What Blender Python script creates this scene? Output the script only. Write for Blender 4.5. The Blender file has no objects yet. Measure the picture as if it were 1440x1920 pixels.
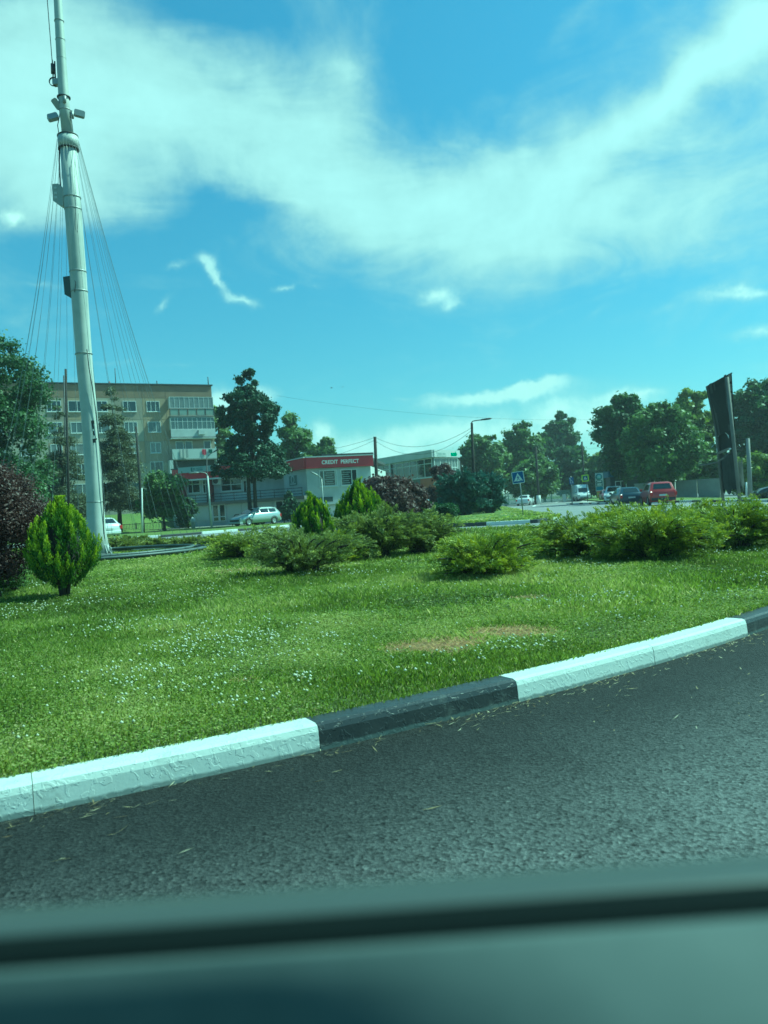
import bpy, math, random
import numpy as np
from mathutils import Vector, Matrix, Euler
random.seed(7); RNG = np.random.default_rng(7)
sc = bpy.context.scene
COL = sc.collection
R = math.radians
# ---------------------------------------------------------------- camera
CAMH = 1.2; F = 1440.0; ROLL = R(3.43); PITCH = R(-0.52)
fw = Vector((0, math.cos(PITCH), math.sin(PITCH)))
r0 = Vector((1, 0, 0)); u0 = r0.cross(fw)
rt = r0 * math.cos(ROLL) - u0 * math.sin(ROLL)
up = u0 * math.cos(ROLL) + r0 * math.sin(ROLL)
CP = Vector((0, 0, CAMH))
cd = bpy.data.cameras.new("camera"); cam = bpy.data.objects.new("camera", cd); COL.objects.link(cam)
m = Matrix((rt, up, -fw)).transposed().to_4x4(); m.translation = CP; cam.matrix_world = m
cd.sensor_fit = 'VERTICAL'; cd.sensor_height = 24.0; cd.lens = 24.0 * F / 1920; cd.clip_start = 0.03; cd.clip_end = 3000
cd.dof.use_dof = True; cd.dof.focus_distance = 8.5
cd.dof.aperture_fstop = (cd.lens / 1000) / 0.008
sc.camera = cam
sc.render.resolution_x = 768; sc.render.resolution_y = 1024

def ray(px, py): return fw + rt * ((px - 720) / F) + up * ((960 - py) / F)
def G(px, py, z=0.0):
    d = ray(px, py); t = (z - CAMH) / d.z
    return CP + d * t
def D(px, py, Y):
    d = ray(px, py); return CP + d * (Y / d.y)
def AE(px, py):
    d = ray(px, py).normalized(); return math.atan2(d.x, d.y) * F, math.asin(d.z) * F

# ---------------------------------------------------------------- exposure, sun, sky
vs = sc.view_settings
vs.view_transform = 'Standard'; vs.look = 'None'; vs.gamma = 1.0; vs.use_curve_mapping = False
vs.exposure = 0.80
# the whole photograph has the green-blue cast of a camera white-balanced behind tinted car glass
vs.use_white_balance = True; vs.white_balance_temperature = 4750; vs.white_balance_tint = -58

SUN_AZ = R(78); SUN_EL = R(50)
sl = bpy.data.lights.new("sun", 'SUN'); sl.energy = 4.2; sl.angle = R(0.5); sl.color = (1.0, 0.95, 0.86)
so = bpy.data.objects.new("sun", sl); COL.objects.link(so)
sd = Vector((math.sin(SUN_AZ) * math.cos(SUN_EL), math.cos(SUN_AZ) * math.cos(SUN_EL), math.sin(SUN_EL)))
so.rotation_euler = (-sd).to_track_quat('-Z', 'Y').to_euler(); so.location = (20, -10, 40)

W = bpy.data.worlds.new("World"); sc.world = W; W.use_nodes = True
nt = W.node_tree; N = nt.nodes; L = nt.links; N.clear()
def nd(t, **k):
    n = N.new(t)
    for a, b in k.items():
        if a == 'inp':
            for i, v in b.items(): n.inputs[i].default_value = v
        else: setattr(n, a, b)
    return n
def mth(op, a, b=None, c=None, clamp=False):
    n = N.new('ShaderNodeMath'); n.operation = op; n.use_clamp = clamp
    for i, v in enumerate((a, b, c)):
        if v is None: continue
        if isinstance(v, (int, float)): n.inputs[i].default_value = v
        else: L.new(v, n.inputs[i])
    return n.outputs[0]
out = nd('ShaderNodeOutputWorld'); bg = nd('ShaderNodeBackground')
sky = nd('ShaderNodeTexSky', sky_type='NISHITA', sun_disc=False, sun_elevation=SUN_EL, sun_rotation=SUN_AZ, air_density=1.0, dust_density=0.25, ozone_density=1.5)
tc = nd('ShaderNodeTexCoord'); sx = nd('ShaderNodeSeparateXYZ'); L.new(tc.outputs['Generated'], sx.inputs[0])
az = mth('MULTIPLY', mth('ARCTAN2', sx.outputs[0], sx.outputs[1]), F)
el = mth('MULTIPLY', mth('ARCSINE', sx.outputs[2]), F)
cv = nd('ShaderNodeCombineXYZ'); L.new(az, cv.inputs[0]); L.new(el, cv.inputs[1])
def warp(vec, scale, amp, detail=5, rough=.55):
    n = nd('ShaderNodeTexNoise', inp={'Scale': scale, 'Detail': detail, 'Roughness': rough}); L.new(tc.outputs['Generated'], n.inputs['Vector'])
    s = nd('ShaderNodeVectorMath', operation='SUBTRACT'); s.inputs[1].default_value = (.5, .5, .5); L.new(n.outputs['Color'], s.inputs[0])
    k = nd('ShaderNodeVectorMath', operation='MULTIPLY'); k.inputs[1].default_value = (amp, amp * .7, 0); L.new(s.outputs[0], k.inputs[0])
    a = nd('ShaderNodeVectorMath', operation='ADD'); L.new(vec, a.inputs[0]); L.new(k.outputs[0], a.inputs[1]); return a.outputs[0]
pv = warp(cv.outputs[0], 2.6, 230); pv = warp(pv, 10, 110, 7, .62)
pv2 = warp(warp(cv.outputs[0], 9.0, 70), 34, 42, 6, .66)
def blobs(vec, lst):
    acc = None
    for (px, py, rx, ry, ang, w) in lst:
        a, e = AE(px, py)
        mp = nd('ShaderNodeMapping', vector_type='TEXTURE'); mp.inputs['Location'].default_value = (a, e, 0)
        mp.inputs['Rotation'].default_value = (0, 0, R(ang)); mp.inputs['Scale'].default_value = (rx * 1.35, ry * 1.35, 1)
        L.new(vec, mp.inputs[0])
        g = nd('ShaderNodeTexGradient', gradient_type='QUADRATIC_SPHERE'); L.new(mp.outputs[0], g.inputs[0])
        acc = mth('MULTIPLY', g.outputs['Fac'], w) if acc is None else mth('MULTIPLY_ADD', g.outputs['Fac'], w, acc)
    return acc
BIG = [(60, 130, 330, 330, 0, 1.5), (300, 190, 420, 200, 0, 1.5), (130, 320, 300, 110, 0, 1.0), (560, 230, 260, 210, 0, 1.2), (650, 120, 110, 150, 0, .9),
       (650, 380, 300, 150, -20, 1.3), (830, 400, 420, 170, -8, 1.5), (1080, 300, 330, 150, 22, 1.3), (1120, 420, 480, 150, 0, .8), (1330, 300, 260, 260, 20, .5),
       (1300, 150, 330, 50, 30, 2.0), (1430, 30, 200, 110, 20, 1.4), (-350, 200, 500, 380, 0, 1.5), (1750, 150, 420, 260, 20, 1.2), (880, 140, 200, 60, -40, .45),
       (1100, 60, 200, 40, 35, .45), (430, 10, 250, 70, 0, -1.2), (830, 100, 120, 170, 0, -.85), (930, 40, 300, 90, 0, -.55), (1230, 470, 420, 130, 0, .45), (1340, 110, 260, 26, 31, 1.0), (420, 385, 130, 55, 0, -1.5), (160, 460, 260, 55, 0, -.8),
       (300, -300, 600, 200, 0, 1.2), (1000, -350, 500, 160, 10, 1.2), (-900, 500, 350, 120, 0, 1.), (2300, 500, 500, 150, 0, 1.0), (2000, -300, 600, 300, 0, 1.)]
SMALL = [(20, 408, 60, 26, -6, .9), (300, 565, 40, 13, 35, .8), (330, 500, 45, 14, 10, .55), (392, 495, 34, 26, 0, .9), (408, 528, 50, 19, -62, 1.2), (455, 572, 66, 15, -14, 1.1),
         (530, 548, 42, 10, 12, .7), (592, 548, 18, 9, -35, .4), (820, 552, 85, 30, 5, .85), (848, 570, 30, 22, 40, .6), (70, 538, 80, 12, 0, .45), (1385, 545, 110, 20, -5, .75),
         (1420, 618, 105, 24, 5, .9), (1250, 575, 230, 34, 10, .3), (1130, 580, 100, 20, 20, .32), (415, 760, 60, 46, 0, 1.3), (500, 745, 55, 24, 0, .9), (915, 742, 210, 22, 5, 1.3),
         (1000, 722, 75, 18, 8, 1.2), (1110, 750, 240, 50, 0, .7), (600, 815, 34, 44, 0, 1.2), (700, 842, 190, 40, 0, 1.15), (860, 810, 240, 46, 0, 1.0), (1080, 800, 200, 66, 0, .8),
         (1200, 735, 70, 12, 0, .6), (330, 690, 180, 14, 3, .3), (210, 684, 100, 9, 3, .35), (760, 750, 60, 9, 0, .4), (1700, 700, 260, 60, 0, .9), (-250, 800, 300, 90, 0, .9)]
stm = nd('ShaderNodeMapping'); stm.inputs['Rotation'].default_value = (0, R(-24), 0); stm.inputs['Scale'].default_value = (.75, 1, 2.4); L.new(tc.outputs['Generated'], stm.inputs[0])
fb = nd('ShaderNodeTexNoise', inp={'Scale': 5.5, 'Detail': 9, 'Roughness': .62, 'Distortion': 1.1}); L.new(stm.outputs[0], fb.inputs['Vector'])
fb2 = nd('ShaderNodeTexNoise', inp={'Scale': 30.0, 'Detail': 6, 'Roughness': .6}); L.new(tc.outputs['Generated'], fb2.inputs['Vector'])
b1 = blobs(pv, BIG); b1 = mth('MULTIPLY_ADD', mth('SUBTRACT', fb.outputs['Fac'], .5), 2.1, b1); b1 = mth('MULTIPLY_ADD', mth('SUBTRACT', fb2.outputs['Fac'], .5), .55, b1)
b2 = blobs(pv2, SMALL); b2 = mth('MULTIPLY', b2, mth('MULTIPLY_ADD', fb2.outputs['Fac'], 1.6, .2))
def sstep(v, a, b):
    n = nd('ShaderNodeMapRange', interpolation_type='SMOOTHSTEP'); n.inputs['From Min'].default_value = a; n.inputs['From Max'].default_value = b; L.new(v, n.inputs['Value']); return n.outputs[0]
mask = mth('ADD', mth('MULTIPLY', sstep(b1, .0, 1.75), .76), mth('MULTIPLY', sstep(b2, .08, 1.1), .74), clamp=True)
# a haze layer of thin cloud, thicker towards the horizon
hz = mth('POWER', mth('SUBTRACT', 1.0, mth('ABSOLUTE', sx.outputs[2]), clamp=True), 7.0)
mask = mth('ADD', mask, mth('MULTIPLY', hz, .16), clamp=True)
bright = mth('ADD', mth('MULTIPLY_ADD', sstep(b1, .5, 2.8), 1.5, 4.3), mth('MULTIPLY_ADD', mth('SUBTRACT', fb2.outputs['Fac'], .5), .8, mth('MULTIPLY', sstep(b2, .2, .8), 1.1)))
cc = nd('ShaderNodeCombineColor')
L.new(bright, cc.inputs[0]); L.new(bright, cc.inputs[1]); L.new(mth('MULTIPLY', bright, 1.02), cc.inputs[2])
mx = nd('ShaderNodeMix', data_type='RGBA'); L.new(mask, mx.inputs[0]); dim = nd('ShaderNodeMix', data_type='RGBA', blend_type='MULTIPLY'); dim.inputs[0].default_value = 1.0; L.new(sky.outputs[0], dim.inputs[6]); df = mth('MULTIPLY_ADD', sstep(sx.outputs[2], -.05, .62), .36, .62); dc = nd('ShaderNodeCombineColor'); L.new(mth('MULTIPLY', df, .85), dc.inputs[0]); L.new(mth('MULTIPLY', df, .98), dc.inputs[1]); L.new(mth('MULTIPLY', df, 1.03), dc.inputs[2]); L.new(dc.outputs[0], dim.inputs[7]); L.new(dim.outputs[2], mx.inputs[6]); L.new(cc.outputs[0], mx.inputs[7])
L.new(mx.outputs[2], bg.inputs['Color']); bg.inputs['Strength'].default_value = 0.10; L.new(bg.outputs[0], out.inputs[0])
W.cycles.sampling_method = 'MANUAL'; W.cycles.sample_map_resolution = 512
sc.cycles.max_bounces = 6; sc.cycles.transparent_max_bounces = 6
sc.cycles.use_denoising = True

# ---------------------------------------------------------------- materials
MATS = {}
def mat(name, color=(.5, .5, .5), rough=.7, metal=0.0, noise=None, bump=None, spec=.5, coat=0.0, transl=None, attr=None, extra=None):
    """noise=(scale, amount, second colour), bump=(scale, strength, distance), attr=[ramp stops] driven by the 'var' attribute."""
    if name in MATS: return MATS[name]
    m = bpy.data.materials.new(name); m.use_nodes = True; t = m.node_tree; b = t.nodes['Principled BSDF']; l = t.links
    b.inputs['Base Color'].default_value = (*color, 1); b.inputs['Roughness'].default_value = rough; b.inputs['Metallic'].default_value = metal
    b.inputs['Specular IOR Level'].default_value = spec; b.inputs['Coat Weight'].default_value = coat
    src = None
    co = t.nodes.new('ShaderNodeTexCoord')
    if attr:
        a = t.nodes.new('ShaderNodeAttribute'); a.attribute_name = 'var'
        rp = t.nodes.new('ShaderNodeValToRGB'); el = rp.color_ramp.elements
        while len(el) < len(attr): el.new(.5)
        for e, (p, c) in zip(el, attr): e.position = p; e.color = (*c, 1)
        l.new(a.outputs['Fac'], rp.inputs[0]); src = rp.outputs[0]
    if noise:
        scl, amt, c2 = noise[:3]
        n = t.nodes.new('ShaderNodeTexNoise'); n.inputs['Scale'].default_value = scl; n.inputs['Detail'].default_value = 6; n.inputs['Roughness'].default_value = .6
        l.new(co.outputs['Object'], n.inputs['Vector'])
        mr = t.nodes.new('ShaderNodeMapRange'); mr.inputs['From Min'].default_value = noise[3] if len(noise) > 3 else .35; mr.inputs['From Max'].default_value = noise[4] if len(noise) > 4 else .68; mr.inputs['To Max'].default_value = amt
        l.new(n.outputs['Fac'], mr.inputs[0])
        mx = t.nodes.new('ShaderNodeMix'); mx.data_type = 'RGBA'; l.new(mr.outputs[0], mx.inputs[0])
        if src: l.new(src, mx.inputs[6])
        else: mx.inputs[6].default_value = (*color, 1)
        mx.inputs[7].default_value = (*c2, 1); src = mx.outputs[2]
    if src: l.new(src, b.inputs['Base Color'])
    if bump:
        n = t.nodes.new('ShaderNodeTexNoise'); n.inputs['Scale'].default_value = bump[0]; n.inputs['Detail'].default_value = 8; n.inputs['Roughness'].default_value = .65
        l.new(co.outputs['Object'], n.inputs['Vector']); bn = t.nodes.new('ShaderNodeBump'); bn.inputs['Strength'].default_value = bump[1]; bn.inputs['Distance'].default_value = bump[2]
        l.new(n.outputs['Fac'], bn.inputs['Height']); l.new(bn.outputs[0], b.inputs['Normal'])
    if transl:
        tr = t.nodes.new('ShaderNodeBsdfTranslucent'); ms = t.nodes.new('ShaderNodeMixShader'); ms.inputs[0].default_value = transl
        hs = t.nodes.new('ShaderNodeHueSaturation'); hs.inputs['Value'].default_value = 1.5; hs.inputs['Saturation'].default_value = 1.1
        if src: l.new(src, hs.inputs['Color'])
        else: hs.inputs['Color'].default_value = (*color, 1)
        l.new(hs.outputs[0], tr.inputs[0]); l.new(b.outputs[0], ms.inputs[1]); l.new(tr.outputs[0], ms.inputs[2]); l.new(ms.outputs[0], t.nodes['Material Output'].inputs[0])
    if extra: extra(t, b, co, src)
    MATS[name] = m; return m

# ---------------------------------------------------------------- object helpers
def tag(o, label=None, cat=None, group=None, kind=None):
    for k, v in (('label', label), ('category', cat), ('group', group), ('kind', kind)):
        if v: o[k] = v
    return o
def thing(name, label, cat, loc=(0, 0, 0), rz=0, group=None):
    o = bpy.data.objects.new(name, None); COL.objects.link(o); o.empty_display_size = .2
    o.location = loc; o.rotation_euler = (0, 0, rz); return tag(o, label, cat, group)
def link(name, me, parent=None, world=False):
    o = bpy.data.objects.new(name, me); COL.objects.link(o)
    if parent is not None:
        o.parent = parent
        if world:
            p = parent; T = Matrix.Identity(4)
            while p is not None:
                T = Matrix.Translation(p.location) @ T if not any(p.rotation_euler) else (Matrix.Translation(p.location) @ p.rotation_euler.to_matrix().to_4x4()) @ T
                p = p.parent
            o.matrix_parent_inverse = T.inverted()
    return o
def copy_tree(o, parent=None):
    c = o.copy(); COL.objects.link(c)
    if parent is not None: c.parent = parent
    for ch in list(o.children): copy_tree(ch, c)
    return c
def V(*a): return Vector(a)
class MB:
    def __init__(s): s.v = []; s.f = []; s.m = []; s.sm = []
    def add(s, vs_, fs, mi=0, smooth=False):
        b = len(s.v); s.v += [tuple(v) for v in vs_]
        for f in fs: s.f.append([b + i for i in f]); s.m.append(mi); s.sm.append(smooth)
        return s
    def box(s, x0, y0, z0, x1, y1, z1, mi=0, T=None, bev=0):
        if bev:
            pr = [(x0 + bev, z0), (x1 - bev, z0), (x1, z0 + bev), (x1, z1 - bev), (x1 - bev, z1), (x0 + bev, z1), (x0, z1 - bev), (x0, z0 + bev)]
            n = len(pr); vs_ = [V(x, y0, z) for x, z in pr] + [V(x, y1, z) for x, z in pr]
            fs = [[i, (i + 1) % n, n + (i + 1) % n, n + i] for i in range(n)] + [list(range(n))[::-1], list(range(n, 2 * n))]
        else:
            vs_ = [V(x, y, z) for z in (z0, z1) for x, y in ((x0, y0), (x1, y0), (x1, y1), (x0, y1))]
            fs = [[3, 2, 1, 0], [4, 5, 6, 7], [0, 1, 5, 4], [1, 2, 6, 5], [2, 3, 7, 6], [3, 0, 4, 7]]
        if T is not None: vs_ = [T @ v for v in vs_]
        return s.add(vs_, fs, mi)
    def tube(s, pts, rad, n=8, mi=0, caps=True, smooth=True):
        pts = [Vector(p) for p in pts]
        if not hasattr(rad, '__len__'): rad = [rad] * len(pts)
        vs_ = []; px = None
        for i, p in enumerate(pts):
            d = (pts[min(i + 1, len(pts) - 1)] - pts[max(i - 1, 0)])
            d = d.normalized() if d.length > 1e-9 else V(0, 0, 1)
            if px is None: a = V(0, 0, 1) if abs(d.z) < .9 else V(1, 0, 0); px = d.cross(a).normalized()
            px = (px - d * px.dot(d)).normalized(); py = d.cross(px)
            for k in range(n):
                t = 2 * math.pi * k / n; vs_.append(p + (px * math.cos(t) + py * math.sin(t)) * rad[i])
        fs = [[i * n + k, i * n + (k + 1) % n, (i + 1) * n + (k + 1) % n, (i + 1) * n + k] for i in range(len(pts) - 1) for k in range(n)]
        s.add(vs_, fs, mi, smooth)
        if caps:
            b = len(s.v) - len(vs_)
            s.f.append([b + k for k in range(n)][::-1]); s.m.append(mi); s.sm.append(False)
            s.f.append([b + (len(pts) - 1) * n + k for k in range(n)]); s.m.append(mi); s.sm.append(False)
        return s
    def lathe(s, prof, c=(0, 0, 0), n=16, mi=0, T=None, smooth=True):
        vs_ = []
        for r, z in prof:
            for k in range(n):
                t = 2 * math.pi * k / n; v = V(c[0] + r * math.cos(t), c[1] + r * math.sin(t), c[2] + z); vs_.append(T @ v if T is not None else v)
        fs = [[i * n + k, i * n + (k + 1) % n, (i + 1) * n + (k + 1) % n, (i + 1) * n + k] for i in range(len(prof) - 1) for k in range(n)]
        return s.add(vs_, fs, mi, smooth)
    def prism(s, poly, ext, mi=0):
        """closed polygon (Vectors) extruded by vector ext"""
        n = len(poly); ext = Vector(ext)
        vs_ = [Vector(p) for p in poly] + [Vector(p) + ext for p in poly]
        fs = [[i, (i + 1) % n, n + (i + 1) % n, n + i] for i in range(n)] + [list(range(n))[::-1], list(range(n, 2 * n))]
        return s.add(vs_, fs, mi)
    def build(s, name, mats, parent=None, world=False):
        me = bpy.data.meshes.new(name); me.from_pydata(s.v, [], s.f)
        if not isinstance(mats, (list, tuple)): mats = [mats]
        for m_ in mats: me.materials.append(m_)
        me.polygons.foreach_set('material_index', s.m); me.polygons.foreach_set('use_smooth', s.sm); me.update()
        return link(name, me, parent, world)
def npmesh(name, verts, faces, mats, var=None, mi=None, smooth=False):
    verts = np.ascontiguousarray(verts, dtype=np.float32).reshape(-1, 3); faces = np.ascontiguousarray(faces, dtype=np.int32); k = faces.shape[1]
    me = bpy.data.meshes.new(name); me.vertices.add(len(verts)); me.vertices.foreach_set('co', verts.ravel())
    me.loops.add(faces.size); me.loops.foreach_set('vertex_index', faces.ravel())
    me.polygons.add(len(faces)); me.polygons.foreach_set('loop_start', np.arange(len(faces), dtype=np.int32) * k)
    if mi is not None: me.polygons.foreach_set('material_index', np.asarray(mi, dtype=np.int32))
    if smooth: me.polygons.foreach_set('use_smooth', np.ones(len(faces), dtype=bool))
    if var is not None:
        a = me.attributes.new('var', 'FLOAT', 'POINT'); a.data.foreach_set('value', np.asarray(var, dtype=np.float32))
    for m_ in (mats if isinstance(mats, (list, tuple)) else [mats]): me.materials.append(m_)
    me.update(calc_edges=True); return me
_vt = RNG.random((64, 64))
def vn(x, y, s=1.0, o=0):
    x = np.asarray(x) / s + o * 17.3; y = np.asarray(y) / s + o * 9.1
    i = np.floor(x).astype(int); j = np.floor(y).astype(int); fx = x - i; fy = y - j; fx = fx * fx * (3 - 2 * fx); fy = fy * fy * (3 - 2 * fy)
    g = lambda a, b: _vt[a % 64, b % 64]
    return (g(i, j) * (1 - fx) + g(i + 1, j) * fx) * (1 - fy) + (g(i, j + 1) * (1 - fx) + g(i + 1, j + 1) * fx) * fy
def inpoly(x, y, P):
    c = np.zeros(len(x), bool); n = len(P)
    for i in range(n):
        x0, y0 = P[i][0], P[i][1]; x1, y1 = P[(i + 1) % n][0], P[(i + 1) % n][1]
        if y0 == y1: continue
        k = ((y0 > y) != (y1 > y)) & (x < (x1 - x0) * (y - y0) / (y1 - y0) + x0); c ^= k
    return c
def spline(pts, n=12, closed=True):
    P = [Vector((p[0], p[1])) for p in pts]; out_ = []; N_ = len(P)
    for i in range(N_ if closed else N_ - 1):
        g = (lambda j: P[j % N_]) if closed else (lambda j: P[max(0, min(N_ - 1, j))])
        a, b, c, d = g(i - 1), g(i), g(i + 1), g(i + 2)
        for k in range(n):
            t = k / n; out_.append(.5 * ((2 * b) + (c - a) * t + (2 * a - 5 * b + 4 * c - d) * t * t + (3 * b - a - 3 * c + d) * t ** 3))
    if not closed: out_.append(P[-1])
    return out_
# ================================================================ THE SETTING
GREY = lambda v: (v, v, v)
near = [G(0, 1542), G(225, 1495), G(600, 1407), G(965, 1315), G(1230, 1248), G(1417, 1190)]
cx, cy, cr = -11.4, 22.9, 0
cr = sum((V(p.x, p.y) - V(cx, cy)).length for p in near) / len(near)
def asphalt_extra(t, b, co, src):
    l = t.links; nn = t.nodes
    def noise(scale, det=4, rough=.6, vec=None):
        n = nn.new('ShaderNodeTexNoise'); n.inputs['Scale'].default_value = scale; n.inputs['Detail'].default_value = det; n.inputs['Roughness'].default_value = rough
        l.new(vec or co.outputs['Object'], n.inputs['Vector']); return n.outputs['Fac']
    vo = nn.new('ShaderNodeTexVoronoi'); vo.inputs['Scale'].default_value = 80; vo.inputs['Randomness'].default_value = 1; l.new(co.outputs['Object'], vo.inputs['Vector'])
    rp = nn.new('ShaderNodeValToRGB'); e = rp.color_ramp.elements
    e[0].position = .0; e[0].color = (.004, .004, .004, 1); e[1].position = 1; e[1].color = (.135, .135, .13, 1)
    x = e.new(.4); x.color = (.042, .043, .043, 1); x = e.new(.88); x.color = (.078, .079, .078, 1)
    l.new(vo.outputs['Color'], rp.inputs[0])
    # painted shade beside the kerb and paler window sheen further out (uses distance from roundabout centre)
    sp = nn.new('ShaderNodeSeparateXYZ'); l.new(co.outputs['Object'], sp.inputs[0])
    def mt(op, a, b_, c_=None):
        n = nn.new('ShaderNodeMath'); n.operation = op
        for i, v in enumerate((a, b_, c_)):
            if v is None: continue
            if isinstance(v, (int, float)): n.inputs[i].default_value = v
            else: l.new(v, n.inputs[i])
        return n.outputs[0]
    dx = mt('SUBTRACT', sp.outputs[0], -11.4); dy = mt('SUBTRACT', sp.outputs[1], 22.9)
    rr = mt('SQRT', mt('ADD', mt('MULTIPLY', dx, dx), mt('MULTIPLY', dy, dy)), None)
    rr = mt('ADD', rr, mt('MULTIPLY', mt('SUBTRACT', noise(1.1, 5), .5), .9))
    mr = nn.new('ShaderNodeMapRange'); mr.interpolation_type = 'SMOOTHSTEP'; mr.inputs['From Min'].default_value = cr + .25; mr.inputs['From Max'].default_value = cr + 2.1; mr.inputs['To Min'].default_value = .34; mr.inputs['To Max'].default_value = 2.1; l.new(rr, mr.inputs[0])
    sp2 = mt('MULTIPLY_ADD', noise(.35, 4), 1.0, .5)
    k = mt('MULTIPLY', mr.outputs[0], sp2)
    hs = nn.new('ShaderNodeHueSaturation'); l.new(rp.outputs[0], hs.inputs['Color']); l.new(k, hs.inputs['Value']); l.new(hs.outputs[0], b.inputs['Base Color'])
    bn = nn.new('ShaderNodeBump'); bn.inputs['Strength'].default_value = .8; bn.inputs['Distance'].default_value = .007
    l.new(mt('ADD', vo.outputs['Distance'], noise(230, 3)), bn.inputs['Height']); l.new(bn.outputs[0], b.inputs['Normal'])
M_ASPH = mat('asphalt', rough=.82, spec=.28, extra=asphalt_extra)
M_ASPHF = mat('asphalt_far_sheen', (.21, .21, .205), .85, noise=(.35, .6, (.15, .15, .148)))  # paler tone paints in the grazing reflection of the distant road
M_EARTH = mat('turf_soil', (.08, .10, .03), .95, noise=(3.0, .8, (.15, .13, .07)))
M_LAWN = mat('lawn', (.105, .155, .02), .9, noise=(.6, .7, (.18, .20, .045)), bump=(9, .8, .12))
M_CONC = mat('concrete', (.30, .30, .28), .85, noise=(2.5, .7, (.2, .2, .19)), bump=(30, .3, .01))

# big ground to the horizon, then the asphalt sheet
g = MB(); g.add([(-430, -60, -.03), (430, -60, -.03), (430, 620, -.03), (-430, 620, -.03)], [[0, 1, 2, 3]])
tag(g.build('ground', M_LAWN), kind='structure')
g = MB()
rp_ = [(-120, -25), (120, -25), (120, 64), (60, 80), (52, 150), (52, 330), (15, 330), (8, 140), (-6, 90), (-30, 76), (-60, 70), (-120, 66)]
g.add([(x, y, 0) for x, y in rp_], [list(range(len(rp_)))]); tag(g.build('road', M_ASPH), kind='structure')

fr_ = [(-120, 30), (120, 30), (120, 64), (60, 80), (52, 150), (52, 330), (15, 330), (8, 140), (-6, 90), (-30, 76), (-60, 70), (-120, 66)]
g = MB(); g.add([(x, y, .004) for x, y in fr_], [list(range(len(fr_)))]); tag(g.build('far_road_sheen', M_ASPHF), kind='structure')  # extra sheet over the road, carrying the painted grazing sheen
# ---- the island of the roundabout
# lay the near side on its circle
arc = [(cx + cr * math.cos(R(a)), cy + cr * math.sin(R(a))) for a in range(-110, -19, 6)]
ISL = arc + [(9.3, 17.5), (8.6, 22.5), (6.2, 26), (2.6, 28.2), (-3, 31), (-11, 36), (-20, 37), (-28, 32), (-32, 23), (-30, 13), (-25, 6)]
ISP = spline(ISL, 10)
def offset(P, d):
    out_ = []; n = len(P)
    for i in range(n):
        t = (P[(i + 1) % n] - P[i - 1]).normalized(); out_.append(P[i] + Vector((-t.y, t.x)) * d)
    return out_
M_KW = mat('kerb_white_paint', (.62, .63, .60), .5, noise=(5, .35, (.45, .47, .43)), spec=.5)
def kerb_extra(t, b, co, src):
    l = t.links; nn = t.nodes
    a = nn.new('ShaderNodeTexNoise'); a.inputs['Scale'].default_value = 19; a.inputs['Detail'].default_value = 5; a.inputs['Distortion'].default_value = 1.2; l.new(co.outputs['Object'], a.inputs['Vector'])
    r = nn.new('ShaderNodeMapRange'); r.interpolation_type = 'SMOOTHSTEP'; r.inputs['From Min'].default_value = .52; r.inputs['From Max'].default_value = .57; l.new(a.outputs['Fac'], r.inputs[0])
    f = nn.new('ShaderNodeTexNoise'); f.inputs['Scale'].default_value = 60; f.inputs['Detail'].default_value = 4; l.new(co.outputs['Object'], f.inputs['Vector'])
    ad = nn.new('ShaderNodeMath'); ad.operation = 'MULTIPLY_ADD'; l.new(f.outputs['Fac'], ad.inputs[0]); ad.inputs[1].default_value = .5; l.new(r.outputs[0], ad.inputs[2])
    bn = nn.new('ShaderNodeBump'); bn.inputs['Strength'].default_value = .42; bn.inputs['Distance'].default_value = .004; l.new(ad.outputs[0], bn.inputs['Height']); l.new(bn.outputs[0], b.inputs['Normal'])
    # the paint stops short of the tarmac in a ragged line; road grime above it
    sp = nn.new('ShaderNodeSeparateXYZ'); l.new(co.outputs['Object'], sp.inputs[0])
    n3 = nn.new('ShaderNodeTexNoise'); n3.inputs['Scale'].default_value = 25; l.new(co.outputs['Object'], n3.inputs['Vector'])
    zz = nn.new('ShaderNodeMath'); zz.operation = 'MULTIPLY_ADD'; l.new(n3.outputs['Fac'], zz.inputs[0]); zz.inputs[1].default_value = .02; l.new(sp.outputs[2], zz.inputs[2])
    mr = nn.new('ShaderNodeMapRange'); mr.inputs['From Min'].default_value = .026; mr.inputs['From Max'].default_value = .036; mr.inputs['To Min'].default_value = .75; mr.inputs['To Max'].default_value = 0; l.new(zz.outputs[0], mr.inputs[0])
    mx = nn.new('ShaderNodeMix'); mx.data_type = 'RGBA'; l.new(mr.outputs[0], mx.inputs[0]); l.new(src, mx.inputs[6]); mx.inputs[7].default_value = (.10, .12, .115, 1)
    n4 = nn.new('ShaderNodeTexNoise'); n4.inputs['Scale'].default_value = 4.5; n4.inputs['Detail'].default_value = 8; n4.inputs['Roughness'].default_value = .75; l.new(co.outputs['Object'], n4.inputs['Vector'])
    m4 = nn.new('ShaderNodeMapRange'); m4.inputs['From Min'].default_value = .56; m4.inputs['From Max'].default_value = .72; m4.inputs['To Max'].default_value = .45; l.new(n4.outputs['Fac'], m4.inputs[0])
    my = nn.new('ShaderNodeMix'); my.data_type = 'RGBA'; l.new(m4.outputs[0], my.inputs[0]); l.new(mx.outputs[2], my.inputs[6]); my.inputs[7].default_value = (.22, .23, .20, 1); l.new(my.outputs[2], b.inputs['Base Color'])
M_KW2 = mat('kerb_white_flaky', (.58, .60, .57), .5, noise=(3, .35, (.45, .47, .43)), extra=kerb_extra)
M_KB2 = mat('kerb_black_flaky', (.022, .024, .026), .4, noise=(4, .4, (.05, .052, .052)), extra=kerb_extra)
M_KB = mat('kerb_black_paint', (.03, .03, .032), .5)
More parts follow.
